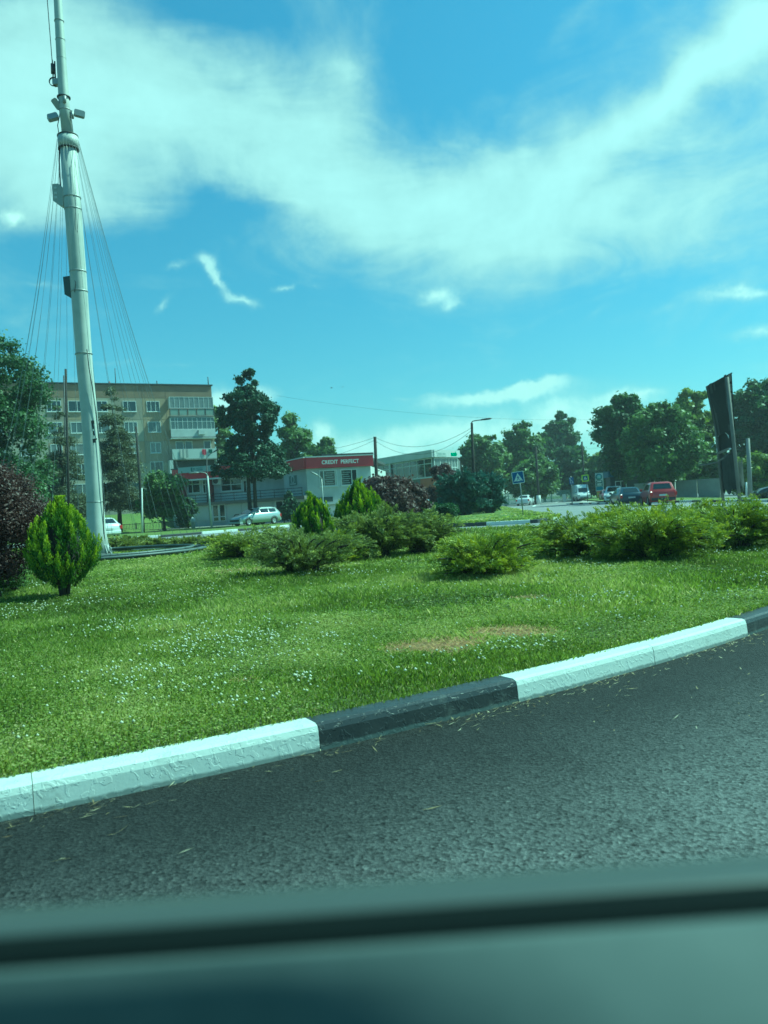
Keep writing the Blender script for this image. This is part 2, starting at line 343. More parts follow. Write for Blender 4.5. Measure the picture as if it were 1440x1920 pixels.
def kerb(name, path, h, w, stone, seq, mats, closed=True, z0=0.0, gap=.003, start=0.0, bev=.028):
    """a line of kerb stones; seq gives the paint of each stone in turn"""
    P = [Vector((p[0], p[1])) for p in path]
    if closed: P = P + [P[0]]
    cum = [0.0]
    for a, b in zip(P, P[1:]): cum.append(cum[-1] + (b - a).length)
    tot = cum[-1]
    def at(s_):
        s_ = max(0, min(tot - 1e-6, s_)); lo = np.searchsorted(cum, s_, side='right') - 1
        lo = min(lo, len(P) - 2); t = (s_ - cum[lo]) / max(1e-9, cum[lo + 1] - cum[lo]); d = (P[lo + 1] - P[lo]).normalized(); return P[lo].lerp(P[lo + 1], t), Vector((-d.y, d.x))
    b = MB(); s_ = start; i = 0
    prof = [(0.0, -.05), (0.012, h - bev * 1.3), (0.012 + bev * .35, h - bev * .35), (0.012 + bev * 1.2, h), (w, h), (w, -.05)]
    while s_ < tot:
        e = min(tot, s_ + stone); k = max(1, int((e - s_) / .35)); ring = []
        jz = random.uniform(-.002, .002) ; jo = random.uniform(-.003, .003)
        for j in range(k + 1):
            ss = s_ + gap / 2 + (e - s_ - gap) * j / k; p, n = at(ss)
            ring += [(p.x + n.x * (o + jo), p.y + n.y * (o + jo), z0 + z + jz) for o, z in prof]
        m_ = len(prof); fs = [[j * m_ + q, (j + 1) * m_ + q, (j + 1) * m_ + q + 1, j * m_ + q + 1] for j in range(k) for q in range(m_ - 1)]
        fs += [list(range(m_)), [k * m_ + q for q in range(m_)][::-1]]
        b.add(ring, fs, seq(i), False); s_ = e; i += 1
    return tag(b.build(name, mats), kind='structure')
# phase so that a joint falls on (600,1407): measure arc length to it
J = G(600, 1407); Pn = ISP
k0 = min(range(len(Pn)), key=lambda i: (Pn[i] - Vector((J.x, J.y))).length)
cum0 = sum((Pn[i + 1] - Pn[i]).length for i in range(k0)) + (Vector((J.x, J.y)) - Pn[k0]).dot((Pn[k0 + 1] - Pn[k0]).normalized())
STONE = 1.30
st = cum0 % STONE; idx = int(cum0 // STONE)
kerb('kerb', ISP, .132, .17, STONE, lambda i: 1 if (i - idx) % 3 == 0 else 0, [M_KW2, M_KB2], start=st)
ISLI = offset(ISP, .168)
def isl_z(x, y): return .112 + .02 * (vn(x, y, 1.7) - .5) + .03 * np.clip((np.hypot(np.asarray(x) + 8, np.asarray(y) - 20) - 20) / -18, 0, 1)
# island soil as a grid clipped to the outline
gx = np.arange(-34, 12.01, .5); gy = np.arange(0, 39.01, .5)
b = MB(); n = len(ISLI); c0 = (-10, 20)
rings = [0, .02, .06, .15, .3, .5, .75, 1.0]
vs_ = []
for r_ in rings:
    for p in ISLI:
        x = p.x * (1 - r_) + c0[0] * r_; y = p.y * (1 - r_) + c0[1] * r_; vs_.append((x, y, float(isl_z(x, y))))
fs = [[i * n + k, i * n + (k + 1) % n, (i + 1) * n + (k + 1) % n, (i + 1) * n + k] for i in range(len(rings) - 1) for k in range(n)]
b.add(vs_, fs, 0, True); tag(b.build('island_ground', M_EARTH), kind='structure')

# ---- grass: blades and clover leaves
PD1 = G(820, 1213, .12); PD2 = G(965, 1187, .12); PD3 = G(1000, 1122, .12); PD4 = G(440, 1072, .14); PD5 = G(420, 1240, .12); PD6 = G(470, 1280, .12)
def dryness(x, y):
    d = np.zeros(len(x))
    for (p, rx, ry, w) in ((PD1, .36, .30, 1.25), (PD2, .34, .24, 1.25), (PD3, .35, .3, .6), (PD4, 1.0, 1.2, .45), (PD5, .3, .2, .25), (PD6, .25, .16, .5)):
        q = ((x - p.x) / rx) ** 2 + ((y - p.y) / ry) ** 2; d = np.maximum(d, w * np.exp(-q * .9) * (.65 + .7 * vn(x, y, .13, 3)))
    return d
def blades(n, ymin, ymax, hmin, hmax, w0, outline, zf, seed, xr=(-32, 12), view=True, edge=None):
    rg = np.random.default_rng(seed); X = []; Y = []; got = 0
    while got < n:
        y = ymin + (ymax - ymin) * rg.random(n * 2); x = xr[0] + (xr[1] - xr[0]) * rg.random(n * 2)
        k = inpoly(x, y, outline)
        if view: k &= np.abs(x) < .56 * y + .5
        X.append(x[k]); Y.append(y[k]); got += k.sum()
        if k.sum() == 0: break
    x = np.concatenate(X)[:n]; y = np.concatenate(Y)[:n]; n = len(x)
    dry = dryness(x, y); patch = vn(x, y, .9, 1) * .6 + vn(x, y, .28, 2) * .4
    clover = (rg.random(n) < np.clip((vn(x, y, 1.3, 5) - .42) * 1.2, .02, .42) * (1 - np.clip(dry * 2, 0, 1)))
    h = (hmin + (hmax - hmin) * rg.random(n) ** 1.6) * (.5 + 1.0 * patch) * (.7 + .6 * vn(x, y, .5, 13)) * (1 - .5 * np.clip(dry, 0, 1))
    a = rg.random(n) * 2 * np.pi; lean = rg.random(n) * (.9 + 1.3 * np.clip(dry, 0, 1)) * h; w = w0 * (.6 + .8 * rg.random(n))
    z = zf(x, y); ca, sa = np.cos(a), np.sin(a); lb = rg.random(n) * 2 * np.pi
    v = np.zeros((n, 4, 3), np.float32)
    v[:, 0] = np.c_[x - ca * w / 2, y - sa * w / 2, z - .01]; v[:, 1] = np.c_[x + ca * w / 2, y + sa * w / 2, z - .01]
    tipx = x + np.cos(lb) * lean; tipy = y + np.sin(lb) * lean
    v[:, 2] = np.c_[tipx + ca * w * .15, tipy + sa * w * .15, z + h]; v[:, 3] = np.c_[tipx * .5 + x * .5 - ca * w * .45 - np.cos(lb) * lean * .12, tipy * .5 + y * .5 - sa * w * .45 - np.sin(lb) * lean * .12, z + h * .6]
    # clover leaves: small near-flat diamonds
    ci = np.where(clover)[0]; hh = .02 + .05 * rg.random(len(ci)) * (.7 + .6 * patch[ci]); s_ = w0 * (.9 + .9 * rg.random(len(ci)))
    t1 = (rg.random(len(ci)) - .5) * .9; t2 = (rg.random(len(ci)) - .5) * .9; zz = z[ci] + hh
    for q, (dx, dy) in enumerate(((1, 0), (0, 1), (-1, 0), (0, -1))):
        ex = ca[ci] * dx - sa[ci] * dy; ey = sa[ci] * dx + ca[ci] * dy
        v[ci, q] = np.c_[x[ci] + ex * s_, y[ci] + ey * s_, zz + s_ * (t1 * dx + t2 * dy)]
    f = np.arange(n * 4).reshape(n, 4)
    var = np.clip(.10 + .40 * rg.random(n) + .42 * (vn(x, y, 1.9, 6) - .45) + .30 * (patch - .5) + .22 * (vn(x, y, .45, 8) - .5) + .012 * np.clip(y - 7, 0, 9), .01, .64)
    var = np.where(dry * (.45 + rg.random(n)) > .5, .78 + .22 * rg.random(n) ** 1.7 * (1 - .4 * vn(x, y, .3, 9)), np.where(rg.random(n) < .045, .72, var))
    return v.reshape(-1, 3), f, np.repeat(var, 4)
GR = [(0, (.075, .09, .02)), (.25, (.145, .18, .032)), (.45, (.235, .275, .05)), (.62, (.37, .38, .115)), (.74, (.56, .50, .24)), (.85, (.38, .24, .14)), (1, (.66, .53, .32))]
M_GRASS = mat('grass_blades', rough=.5, transl=.42, attr=GR, spec=.35)
ISG = offset(ISP, .15)
parts_ = [blades(300000, 2.5, 7.5, .014, .052, .0045, ISG, isl_z, 1), blades(260000, 7, 12.5, .025, .075, .0085, ISG, isl_z, 2), blades(170000, 12, 20, .035, .09, .016, ISG, isl_z, 3), blades(90000, 19, 38, .05, .11, .032, ISG, isl_z, 4)]
off = 0; VV = []; FF = []; RR = []
for v, f, r_ in parts_: VV.append(v); FF.append(f + off); RR.append(r_); off += len(v)
tag(link('grass', npmesh('grass', np.concatenate(VV), np.concatenate(FF), M_GRASS, np.concatenate(RR))), 'mown green grass and clover covering the roundabout island', 'grass', kind='stuff')
# clover flowers
def flowers():
    rg = np.random.default_rng(5); n = 30000; y = 3.3 + 20 * rg.random(n) ** 1.1; x = (rg.random(n) - .5) * 1.12 * y
    dens = np.clip((vn(x, y, 1.1, 11) - .40) * 2.4, 0, 1) ** 1.3 * np.clip((vn(x, y, .3, 12) - .2) * 2.2, 0, 1) + .03
    dens *= np.where(x < -.5, 1.0, .65) * np.clip((17 - y) / 9, .12, 1) * .9
    k = inpoly(x, y, offset(ISP, .5)) & (rg.random(n) < dens) & (dryness(x, y) < .3); x = x[k]; y = y[k]; n = len(x)
    r_ = (.007 + .0055 * rg.random(n)) * np.clip(y / 9, 1, 1.5); z = isl_z(x, y) + .04 + .04 * rg.random(n)
    o = np.array([(1, 0, 0), (.3, .95, 0), (-.8, .6, 0), (-.8, -.6, 0), (.3, -.95, 0), (0, 0, .95), (0, 0, -.7)])
    v = np.stack([x, y, z], 1)[:, None, :] + o[None] * r_[:, None, None]
    T = np.array([(0, 1, 5), (1, 2, 5), (2, 3, 5), (3, 4, 5), (4, 0, 5), (1, 0, 6), (2, 1, 6), (3, 2, 6), (4, 3, 6), (0, 4, 6)])
    f = (np.arange(n)[:, None, None] * 7 + T[None]).reshape(-1, 3)
    return v.reshape(-1, 3), f, np.repeat(rg.random(n), 7)
v, f, r_ = flowers()
M_CLOV = mat('clover_flower', rough=.8, attr=[(0, (.48, .48, .32)), (1, (.70, .68, .54))], transl=.2)
tag(link('clover_flowers', npmesh('clover_flowers', v, f, M_CLOV, r_)), 'white clover flowers scattered through the grass of the island', 'clover flowers', kind='stuff')
# straw and grit along the kerb foot
def litter():
    rg = np.random.default_rng(9); n = 2400; th = R(-62) + rg.random(n) * R(60) - R(12); d = rg.exponential(.07, n) + np.where(rg.random(n) < .12, rg.random(n) * 1.0, 0)
    cl = vn(th * 40, th * 0, 1.0, 4); k = rg.random(n) < .25 + 1.1 * (cl > .5); th = th[k]; d = d[k]; n = len(th)
    x = cx + (cr + .01 + d) * np.cos(th); y = cy + (cr + .01 + d) * np.sin(th)
    a = th + np.pi / 2 + rg.normal(0, .7, n); ln = .008 + .04 * rg.random(n) ** 2.2; w = .0013 + .0018 * rg.random(n)
    ca, sa = np.cos(a), np.sin(a); v = np.zeros((n, 4, 3)); z = .004 + .006 * rg.random(n); zb = z + .012 * rg.random(n)
    v[:, 0] = np.c_[x - ca * ln, y - sa * ln, z]; v[:, 1] = np.c_[x + sa * w, y - ca * w, z + .003]; v[:, 2] = np.c_[x + ca * ln, y + sa * ln, zb]; v[:, 3] = np.c_[x - sa * w, y + ca * w, z + .002]
    return v.reshape(-1, 3), np.arange(n * 4).reshape(n, 4), np.repeat(rg.random(n), 4)
v, f, r_ = litter()
M_STRAW = mat('straw', rough=.8, attr=[(0, (.16, .11, .05)), (.6, (.40, .34, .17)), (1, (.6, .55, .38))])
tag(link('dry_clippings', npmesh('dry_clippings', v, f, M_STRAW, r_)), 'dry grass clippings lying on the asphalt along the kerb', 'grass clippings', kind='stuff')
# ================================================================ VERGES, KERBS, MARKINGS BEYOND THE ISLAND
def P2(p): return Vector((p.x, p.y))
def slab(name, outline, z, m_, zfun=None, kind='structure'):
    b_ = MB(); n_ = len(outline)
    b_.add([(p[0], p[1], z if zfun is None else zfun(p[0], p[1])) for p in outline], [list(range(n_))]); return tag(b_.build(name, m_), kind=kind)
BLK = lambda i: 1 if i % 2 else 0
# left verge: kerb seen from the far side of the ring road
LV = [P2(G(-420, 1062)), P2(G(-60, 1032)), P2(G(150, 1017)), P2(G(278, 1009.5)), P2(G(435, 997)), P2(G(520, 990)), P2(G(560, 985.5)), P2(G(640, 978)), P2(G(690, 973))]
LVs = spline(LV, 6, closed=False)
kerb('kerb', [Vector(p) for p in LVs], .16, .2, 3.0, lambda i: 1 if i % 2 else 0, [M_KW, M_KB], closed=False, bev=.02)
def lawn_z(x, y):
    """the lawn climbs towards the apartment block on the left"""
    t = max(0, min(1, (y - 66) / 12)); s_ = max(0, min(1, (-20.5 - x) / 4)); t = t * t * (3 - 2 * t); s_ = s_ * s_ * (3 - 2 * s_)
    return .14 + 1.75 * t * s_
# left verge surface as a fan of strips from the kerb to the far back
b_ = MB(); rows = []
tt = [0, .02, .08, .16, .24, .30, .36, .42, .5, .6, .8, 1]
for p in LVs:
    q = Vector((p.x * 1.0 - 6 if p.x < -10 else p.x, 150)); rows.append([(lambda c: (c.x, c.y, lawn_z(c.x, c.y)))(Vector((p.x, p.y + .15)).lerp(q, t_)) for t_ in tt])
m_ = len(tt); b_.add([v for r_ in rows for v in r_], [[i * m_ + k, (i + 1) * m_ + k, (i + 1) * m_ + k + 1, i * m_ + k + 1] for i in range(len(rows) - 1) for k in range(m_ - 1)], 0, True)
tag(b_.build('lawn', M_LAWN), kind='structure')
# pavement in front of the shops and the path with its low rail on the left
M_PAVE = mat('paving', (.27, .26, .23), .85, noise=(1.5, .6, (.19, .185, .165)))
slab('pavement', [(-22, 70.2), (-1, 69.0), (-1, 73), (-22, 76)], .165, M_PAVE)
slab('path', [(-46, 57.5), (-18, 62.3), (-18, 64.0), (-46, 59.6)], .165, M_PAVE)
# splitter verge with the crossing sign
SV = [P2(G(640, 1000)), P2(G(745, 995)), P2(G(842, 989.5)), P2(G(923, 985.5)), P2(G(1007, 981)), P2(G(1048, 976)), P2(G(1052, 972.5)), P2(G(1020, 967)), P2(G(985, 961.5)), P2(G(945, 953)), P2(G(900, 952)), P2(G(760, 961)), P2(G(690, 966)), P2(G(640, 972))]
kerb('kerb', SV, .17, .22, 1.92, lambda i: 1 if i % 2 == 0 else 0, [M_KW, M_KB], closed=True, start=1.05, bev=.02)
def raised(name, outline, z0, m_):
    """lawn on a raised verge, its edge just inside the kerb"""
    P = [Vector((p[0], p[1])) for p in outline]; A = sum(P[i].x * P[(i + 1) % len(P)].y - P[(i + 1) % len(P)].x * P[i].y for i in range(len(P)))
    Q = offset(P, .21 if A > 0 else -.21); c_ = sum(Q, Vector((0, 0))) / len(Q); vs_ = []
    for r_, dz in ((0, 0), (.3, .07), (1, .16)):
        vs_ += [(q.x * (1 - r_) + c_.x * r_, q.y * (1 - r_) + c_.y * r_, z0 + dz) for q in Q]
    n_ = len(Q); fs = [[i * n_ + k, i * n_ + (k + 1) % n_, (i + 1) * n_ + (k + 1) % n_, (i + 1) * n_ + k] for i in range(2) for k in range(n_)]
    b_ = MB(); b_.add(vs_, fs, 0, True); return tag(b_.build(name, m_), kind='structure')
raised('splitter_lawn', SV, .14, M_LAWN)
SVp = [(p.x, p.y) for p in SV]
v, f, r_ = blades(60000, 34, 95, .03, .09, .07, SVp, lambda x, y: .16 + 0 * x, 21, xr=(-4, 16), view=False)
tag(link('grass', npmesh('grass', v, f, M_GRASS, r_)), 'sunlit grass on the splitter verge', 'grass', kind='stuff')
# right verge with the hoarding
RV = [P2(G(1150, 945)), P2(G(1235, 944)), P2(G(1281, 942)), P2(G(1337, 942)), P2(G(1418, 941.5)), P2(G(1540, 941)), P2(G(1800, 940))]
RVs = spline(RV, 6, closed=False)
kerb('kerb', RVs, .17, .22, 2.1, BLK, [M_KW, M_KB], closed=False, bev=.02)
b_ = MB(); top = [(p.x, p.y + .2, .15) for p in RVs]; far_ = [(p.x * 1.5 + 4, 150, .4) for p in RVs]
n_ = len(top); b_.add(top + far_, [[i, i + 1, n_ + i + 1, n_ + i] for i in range(n_ - 1)]); tag(b_.build('right_lawn', M_LAWN), kind='structure')
# little black-and-white kerb across the side road and its pale apron
FK = [P2(G(1062, 946)), P2(G(1100, 945)), P2(G(1145, 944.5))]
kerb('kerb', FK, .15, .25, .9, lambda i: 1 if i % 3 == 1 else 0, [M_KW, M_KB], closed=False, bev=.02)
M_APR = mat('apron_concrete', (.36, .35, .31), .85, noise=(.6, .6, (.26, .25, .22)))
slab('pavement', [P2(G(1085, 944)), P2(G(1145, 943.6)), P2(G(1150, 936)), P2(G(1120, 934.5)), P2(G(1093, 939.5))], .10, M_APR)
# road paint on the side road
M_PAINT = mat('road_paint', (.62, .62, .58), .7, noise=(6, .6, (.35, .35, .33)))
def stroke(pts, w_):
    Q = [P2(G(*p)) for p in pts]; b_ = MB(); vs_ = []
    for i, q in enumerate(Q):
        d = (Q[min(i + 1, len(Q) - 1)] - Q[max(0, i - 1)]).normalized(); n2 = Vector((-d.y, d.x)) * w_ / 2; vs_ += [(q.x + n2.x, q.y + n2.y, .009), (q.x - n2.x, q.y - n2.y, .009)]
    return vs_, [[2 * i, 2 * i + 1, 2 * i + 3, 2 * i + 2] for i in range(len(Q) - 1)]
pb = MB()
for pts, w_ in [([(942, 953.5), (948, 953)], .5), ([(962, 951.6), (972, 951)], .4), ([(983, 950.6), (990, 950.2)], .5), ([(1007, 949.6), (1015, 949.2)], .5), ([(1024, 948.8), (1031, 948.4)], .5), ([(1041, 948), (1048, 947.6)], .5),
                ([(1057, 947.2), (1064, 946.8)], .5), ([(1000, 950), (1003, 947.6), (1010, 946.2)], .35), ([(1004, 942.2), (1018, 941.6)], .5), ([(1042, 942.5), (1046, 941), (1052, 940.6)], .4),
                ([(950, 946.5), (962, 945.5)], .6), ([(1055, 938.7), (1066, 938)], .6), ([(1006, 965.2), (1010, 965.8)], .45), ([(1021, 967.3), (1027, 967.8)], .35), ([(1033, 968.6), (1041, 969.3)], .35)]:
    v_, f_ = stroke(pts, w_); pb.add(v_, f_)
tag(pb.build('road_markings', M_PAINT), kind='structure')

# ================================================================ BUILDINGS
class Facade:
    """a vertical wall plane from A to B (world xy); features given by where they show in the photograph, stored as metres along and up"""
    def __init__(s, A, B):
        s.A = Vector((A[0], A[1])); s.B = Vector((B[0], B[1])); s.u = (s.B - s.A).normalized(); s.L = (s.B - s.A).length
        s.n = Vector((s.u.y, -s.u.x))
        if s.n.dot(-s.A) < 0: s.n = -s.n
    def at(s, px, py):
        d = ray(px, py); # CP + t d on plane: (p-A).n=0
        t = (s.A - Vector((CP.x, CP.y))).dot(s.n) / Vector((d.x, d.y)).dot(s.n); p = CP + d * t
        return (Vector((p.x, p.y)) - s.A).dot(s.u), p.z
    def pt(s, a, z, o=0.0): q = s.A + s.u * a + s.n * o; return Vector((q.x, q.y, z))
    def rect(s, x0, y0, x1, y1):
        """photo box -> (a0, z0, a1, z1); the picture's tilt is taken out through the centre"""
        xc, yc = (x0 + x1) / 2, (y0 + y1) / 2; a0 = s.at(x0, yc)[0]; a1 = s.at(x1, yc)[0]; z0 = s.at(xc, y1)[1]; z1 = s.at(xc, y0)[1]; return a0, z0, a1, z1
    def box(s, b_, a0, z0, a1, z1, o0, o1, mi=0):
        vs_ = [s.pt(a, z, o) for o in (o0, o1) for a, z in ((a0, z0), (a1, z0), (a1, z1), (a0, z1))]
        b_.add(vs_, [[0, 1, 2, 3], [7, 6, 5, 4], [0, 4, 5, 1], [1, 5, 6, 2], [2, 6, 7, 3], [3, 7, 4, 0]], mi)
M_GLASS = mat('window_glass', (.02, .028, .03), .06, spec=.9)
M_GLASSL = mat('window_glass_pale', (.10, .12, .12), .12, spec=.8)
M_CURT = mat('window_glass_curtained', (.22, .23, .22), .2, spec=.7, noise=(2.0, .7, (.10, .11, .11)))
M_WHITE = mat('white_frame', (.62, .63, .60), .5)
M_PANB = mat('panel_beige', (.34, .295, .225), .9, noise=(.35, .8, (.25, .215, .165)), bump=(14, .3, .02))
M_PANG = mat('panel_greygreen', (.40, .37, .28), .9, noise=(.4, .8, (.28, .26, .20)), bump=(14, .3, .02))
M_PANT = mat('panel_ochre', (.37, .295, .19), .9, noise=(.4, .8, (.30, .23, .15)), bump=(14, .3, .02))
M_PARAP = mat('parapet_brown', (.26, .19, .12), .9, noise=(.5, .8, (.17, .125, .085)))
M_ROOFD = mat('roof_edge_dark', (.05, .055, .055), .7)
M_SEAM = mat('panel_seam', (.13, .115, .09), .95)
M_DKMET = mat('dark_metal', (.05, .052, .055), .6, metal=.3)
M_RED = mat('red_fascia', (.34, .022, .04), .5, noise=(.8, .3, (.26, .02, .035)))
M_REDD = mat('dark_red_column', (.13, .025, .03), .6)
M_WALLG = mat('grey_render', (.54, .55, .54), .85, noise=(.6, .5, (.27, .29, .28)))
M_WALLW = mat('pale_render', (.56, .57, .56), .85, noise=(.7, .5, (.37, .39, .37)))
M_SHUT = mat('roller_shutter', (.50, .52, .50), .5, noise=(.5, .3, (.42, .44, .42)))
M_BRICK = mat('orange_brick', (.33, .13, .06), .85, noise=(3, .5, (.24, .10, .05)))
def window(par, fc, r, m_glass, frame=.07, mull=(), trans=(), depth=.05, sill=True, base=0.0):
    a0, z0, a1, z1 = r; fb = MB()
    fc.box(fb, a0, z0, a0 + frame, z1, base, base + depth); fc.box(fb, a1 - frame, z0, a1, z1, base, base + depth)
    fc.box(fb, a0 + frame, z0, a1 - frame, z0 + frame, base, base + depth); fc.box(fb, a0 + frame, z1 - frame, a1 - frame, z1, base, base + depth)
    for t_ in mull: c_ = a0 + (a1 - a0) * t_; fc.box(fb, c_ - frame * .45, z0 + frame, c_ + frame * .45, z1 - frame, base, base + depth - .01)
    for t_ in trans: c_ = z0 + (z1 - z0) * t_; fc.box(fb, a0 + frame, c_ - frame * .4, a1 - frame, c_ + frame * .4, base, base + depth - .015)
    if sill: fc.box(fb, a0 - .06, z0 - .06, a1 + .06, z0 - .005, base, base + .13)
    w_ = fb.build('window', M_WHITE, par, True)
    gb = MB(); fc.box(gb, a0 + frame * .5, z0 + frame * .5, a1 - frame * .5, z1 - frame * .5, base + .004, base + .02); g_ = gb.build('pane', m_glass, w_, True); return w_
# ---- apartment block
apt = thing('apartment_building', 'five storey beige panel apartment block with stacked glazed balconies, behind the tall white mast', 'building')
Bp = D(396, 723, 103); Ap = D(75, 718, 93.8)
uu = (Vector((Bp.x, Bp.y)) - Vector((Ap.x, Ap.y))).normalized(); A0 = Vector((Ap.x, Ap.y)) - uu * 26
fa = Facade(A0, (Bp.x, Bp.y)); ZB = 1.0; ZR = fa.at(395, 723)[1]
b_ = MB()
back = -11.0
def colz(k): return ZR - 1.75 - 2.78 * k
xs = [0]; 
vert = [fa.at(x, 762)[0] for x in (86, 122, 167, 215, 267, 311)]; xs += [v for v in (5.2, 10.6, 15.9, 21.2) if v < vert[0] - 1.5] + vert + [fa.L]
b_ = MB(); fa.box(b_, 0, ZB, fa.L, ZR - .05, back, -.06, 0); b_.build('wall', M_PANB, apt, True)
b_ = MB()
for i in range(len(xs) - 1):
    for k in range(6):
        z1_ = ZR - .12 if k == 0 else colz(k - 1) - .02; z0_ = colz(k) + .02 if k < 5 else ZB
        if z1_ <= z0_: continue
        mi = 3 if k == 0 else ((i * 7 + k * 5 + (i * k) % 3) % 3)
        if i >= len(xs) - 3 and k in (1, 2, 3): mi = 2 if k < 3 else 0
        if k >= 4: mi = 1
        fa.box(b_, xs[i] + .02, z0_, xs[i + 1] - .02, z1_, -.055, 0, mi)
b_.build('wall_panels', [M_PANB, M_PANG, M_PANT, M_PARAP], apt, True)
b_ = MB(); fa.box(b_, -.15, ZR - .02, fa.L + .15, ZR + .12, back - .1, .18); b_.build('roof', M_ROOFD, apt, True)
def wrow(px, k, w_=1.62, h_=1.38):
    a, _ = fa.at(px, 762); zc = fa.at(243, (762, 801, 840.5, 877, 914)[k])[1]; return (a - w_ / 2, zc - h_ / 2, a + w_ / 2, zc + h_ / 2)
gl = [M_GLASS, M_CURT, M_GLASSL]
for i, px in enumerate((-215, -165, -110, -62, -10, 48, 101, 141, 191, 243, 287)):
    for k in range(5):
        r = wrow(px, k, 1.35 if (i + k) % 4 == 0 else 1.65)
        if r[0] < .4: continue
        window(apt, fa, r, gl[(i * 3 + k * 2) % 3], .075, ((.5,), (.36,), (.33, .68), (.64,))[(i + k) % 4])
# balcony stack
ba0, ba1 = fa.at(314.5, 760)[0] , fa.L - .12
def fz(py, px=355): return fa.at(px, py)[1]
DP = 1.15
levels = [(748, 768, 783), (786, 807, 822), (827, 843, 863)]
for li, (t_, m2, bt) in enumerate(levels):
    zt, zm, zb = fz(t_), fz(m2), fz(bt)
    bal = MB(); fa.box(bal, ba0, zb, ba1, zb + .14, .002, DP)  # slab
    bo = bal.build('balcony', M_CONC, apt, True)
    if li == 0:
        f2 = MB()
        for j in range(5):
            w_ = (ba1 - ba0) / 5; fa.box(f2, ba0 + j * w_ + .08, zb + .2, ba0 + (j + 1) * w_ - .08, zm - .1, DP - .06, DP - .02, 0)
        f2.build('parapet', mat('green_panel', (.22, .27, .24), .6, noise=(1.2, .5, (.30, .34, .31))), bo, True)
        f2 = MB()
        for j in range(6): c_ = ba0 + (ba1 - ba0) * j / 5; fa.box(f2, c_ - .05, zb + .14, c_ + .05, zm - .02, DP - .05, DP + .01)
        fa.box(f2, ba0 - .03, zm - .08, ba1 + .03, zm - .022, DP - .04, DP + .02); f2.build('rail', M_DKMET, bo, True)
    else:
        f2 = MB(); fa.box(f2, ba0 - .02, zb + .142, ba1 + .02, zm, DP - .12, DP); f2.build('parapet', M_WALLG if li == 1 else M_SHUT, bo, True)
    if li < 2:
        r = (ba0 + .02, zm + .02, ba1 - .02, zt + .1)
        window(bo, fa, r, M_CURT if li == 0 else M_GLASSL, .055, [j / 9 for j in range(1, 9)] if li == 0 else [.10, .16, .27, .38, .49, .60, .71, .82, .92], () if li == 0 else (.66,), .06, False, DP - .14)
        for q0 in (ba0 + .05, ba1 - .1): f2 = MB(); fa.box(f2, q0, zm + .05, q0 + .05, zt + .1, .0, DP - .15); f2.build('side_panel', M_WHITE, bo, True)
        if li == 1:
            f2 = MB(); fa.box(f2, ba0 + .1, zm + .1, ba0 + (ba1 - ba0) * .15, zt + .05, DP - .2, DP - .16); f2.build('curtain', mat('white_curtain', (.6, .62, .6), .8), bo, True)
    else:
        for q in ((.12, .3), (.33, .5), (.76, .93)):
            window(bo, fa, (ba0 + (ba1 - ba0) * q[0], zm - .35, ba0 + (ba1 - ba0) * q[1], zt + .02), M_GLASS if q[0] > .7 else M_GLASSL, .09, (), (), .05, False)
        f2 = MB(); fa.box(f2, ba0 - .05, zt + .22, ba1 + .08, zt + .30, .05, DP + .1); f2.build('awning', M_WHITE, bo, True)
# loggia at the first floor: dark panel painting in the shade of its opening
zt, zb = fz(863) - .02, fz(886)
f2 = MB(); fa.box(f2, ba0, zb, ba1, zt, .003, .03); f2.build('loggia_shade_panel', mat('opening_shade', (.035, .045, .045), .6), apt, True)
for q0, q1 in ((ba0 - .45, ba0 + .02), (ba1 - .1, ba1 + .42)): f2 = MB(); fa.box(f2, q0, zb - 4, q1, zt, .031, DP); f2.build('pillar', M_SHUT, apt, True)
ac = MB(); a_, z_ = fa.at(374, 812); fa.box(ac, a_ - .42, z_ - .32, a_ + .42, z_ + .32, DP + .01, DP + .3)
o_ = ac.build('air_conditioner', M_WALLW, None, True); tag(o_, 'pale air conditioning unit on the third balcony parapet of the apartment block', 'air conditioner', 'air conditioners on the facades')
for px, py0, ttl in ((217.5, 687, .1), (297, 711, .14), (317, 717, .05), (391.5, 706, .13), (207, 712, .2)):
    a_, z_ = fa.at(px, py0); a_ = min(a_, fa.L - .3); f2 = MB(); f2.tube([fa.pt(a_, ZR, -1.2 if px != 391.5 else -.3), fa.pt(a_, z_, -1.2 if px != 391.5 else -.3)], ttl / 2, 6); f2.build('roof_pole' if px != 207 else 'chimney', M_DKMET if px != 207 else M_REDD, apt, True)
def cloth(name, label, px0, px1, py0, py1, m_):
    a0, z1_ = fa.at(px0, py0); a1, z0_ = fa.at(px1, py1); b_ = MB(); n_ = 9; vs_ = []
    for j in range(n_):
        a = a0 + (a1 - a0) * j / (n_ - 1); o = DP + .05 + .035 * math.sin(j * 1.9)
        for z, q in ((z1_, 0), ((z0_ + z1_) / 2, .012), (z0_ + .08 * math.sin(j), .02)): vs_.append(fa.pt(a, z, o + q))
    for j in range(n_): 
        for c_ in range(3): vs_.append(vs_[j * 3 + c_] + Vector((fa.n.x, fa.n.y, 0)) * .012)
    N3 = n_ * 3; fs = []
    for j in range(n_ - 1):
        for c_ in range(2):
            q = j * 3 + c_; fs += [[q, q + 1, q + 4, q + 3], [N3 + q + 3, N3 + q + 4, N3 + q + 1, N3 + q]]
    b_.add(vs_, fs, 0, True); tag(b_.build(name, m_), label, 'laundry', 'laundry over the balcony rail')
cloth('laundry', 'large pale grey blanket hung over the second balcony parapet', 333, 350, 844, 860, mat('cloth_grey', (.38, .38, .36), .9))
cloth('laundry', 'red and white cloth hung over the balcony parapet', 375, 383, 844, 854, mat('cloth_red', (.45, .05, .09), .9))
cloth('laundry', 'dark green cloth hung at the right end of the balcony parapet', 387, 394, 844, 851, mat('cloth_green', (.02, .09, .06), .9))

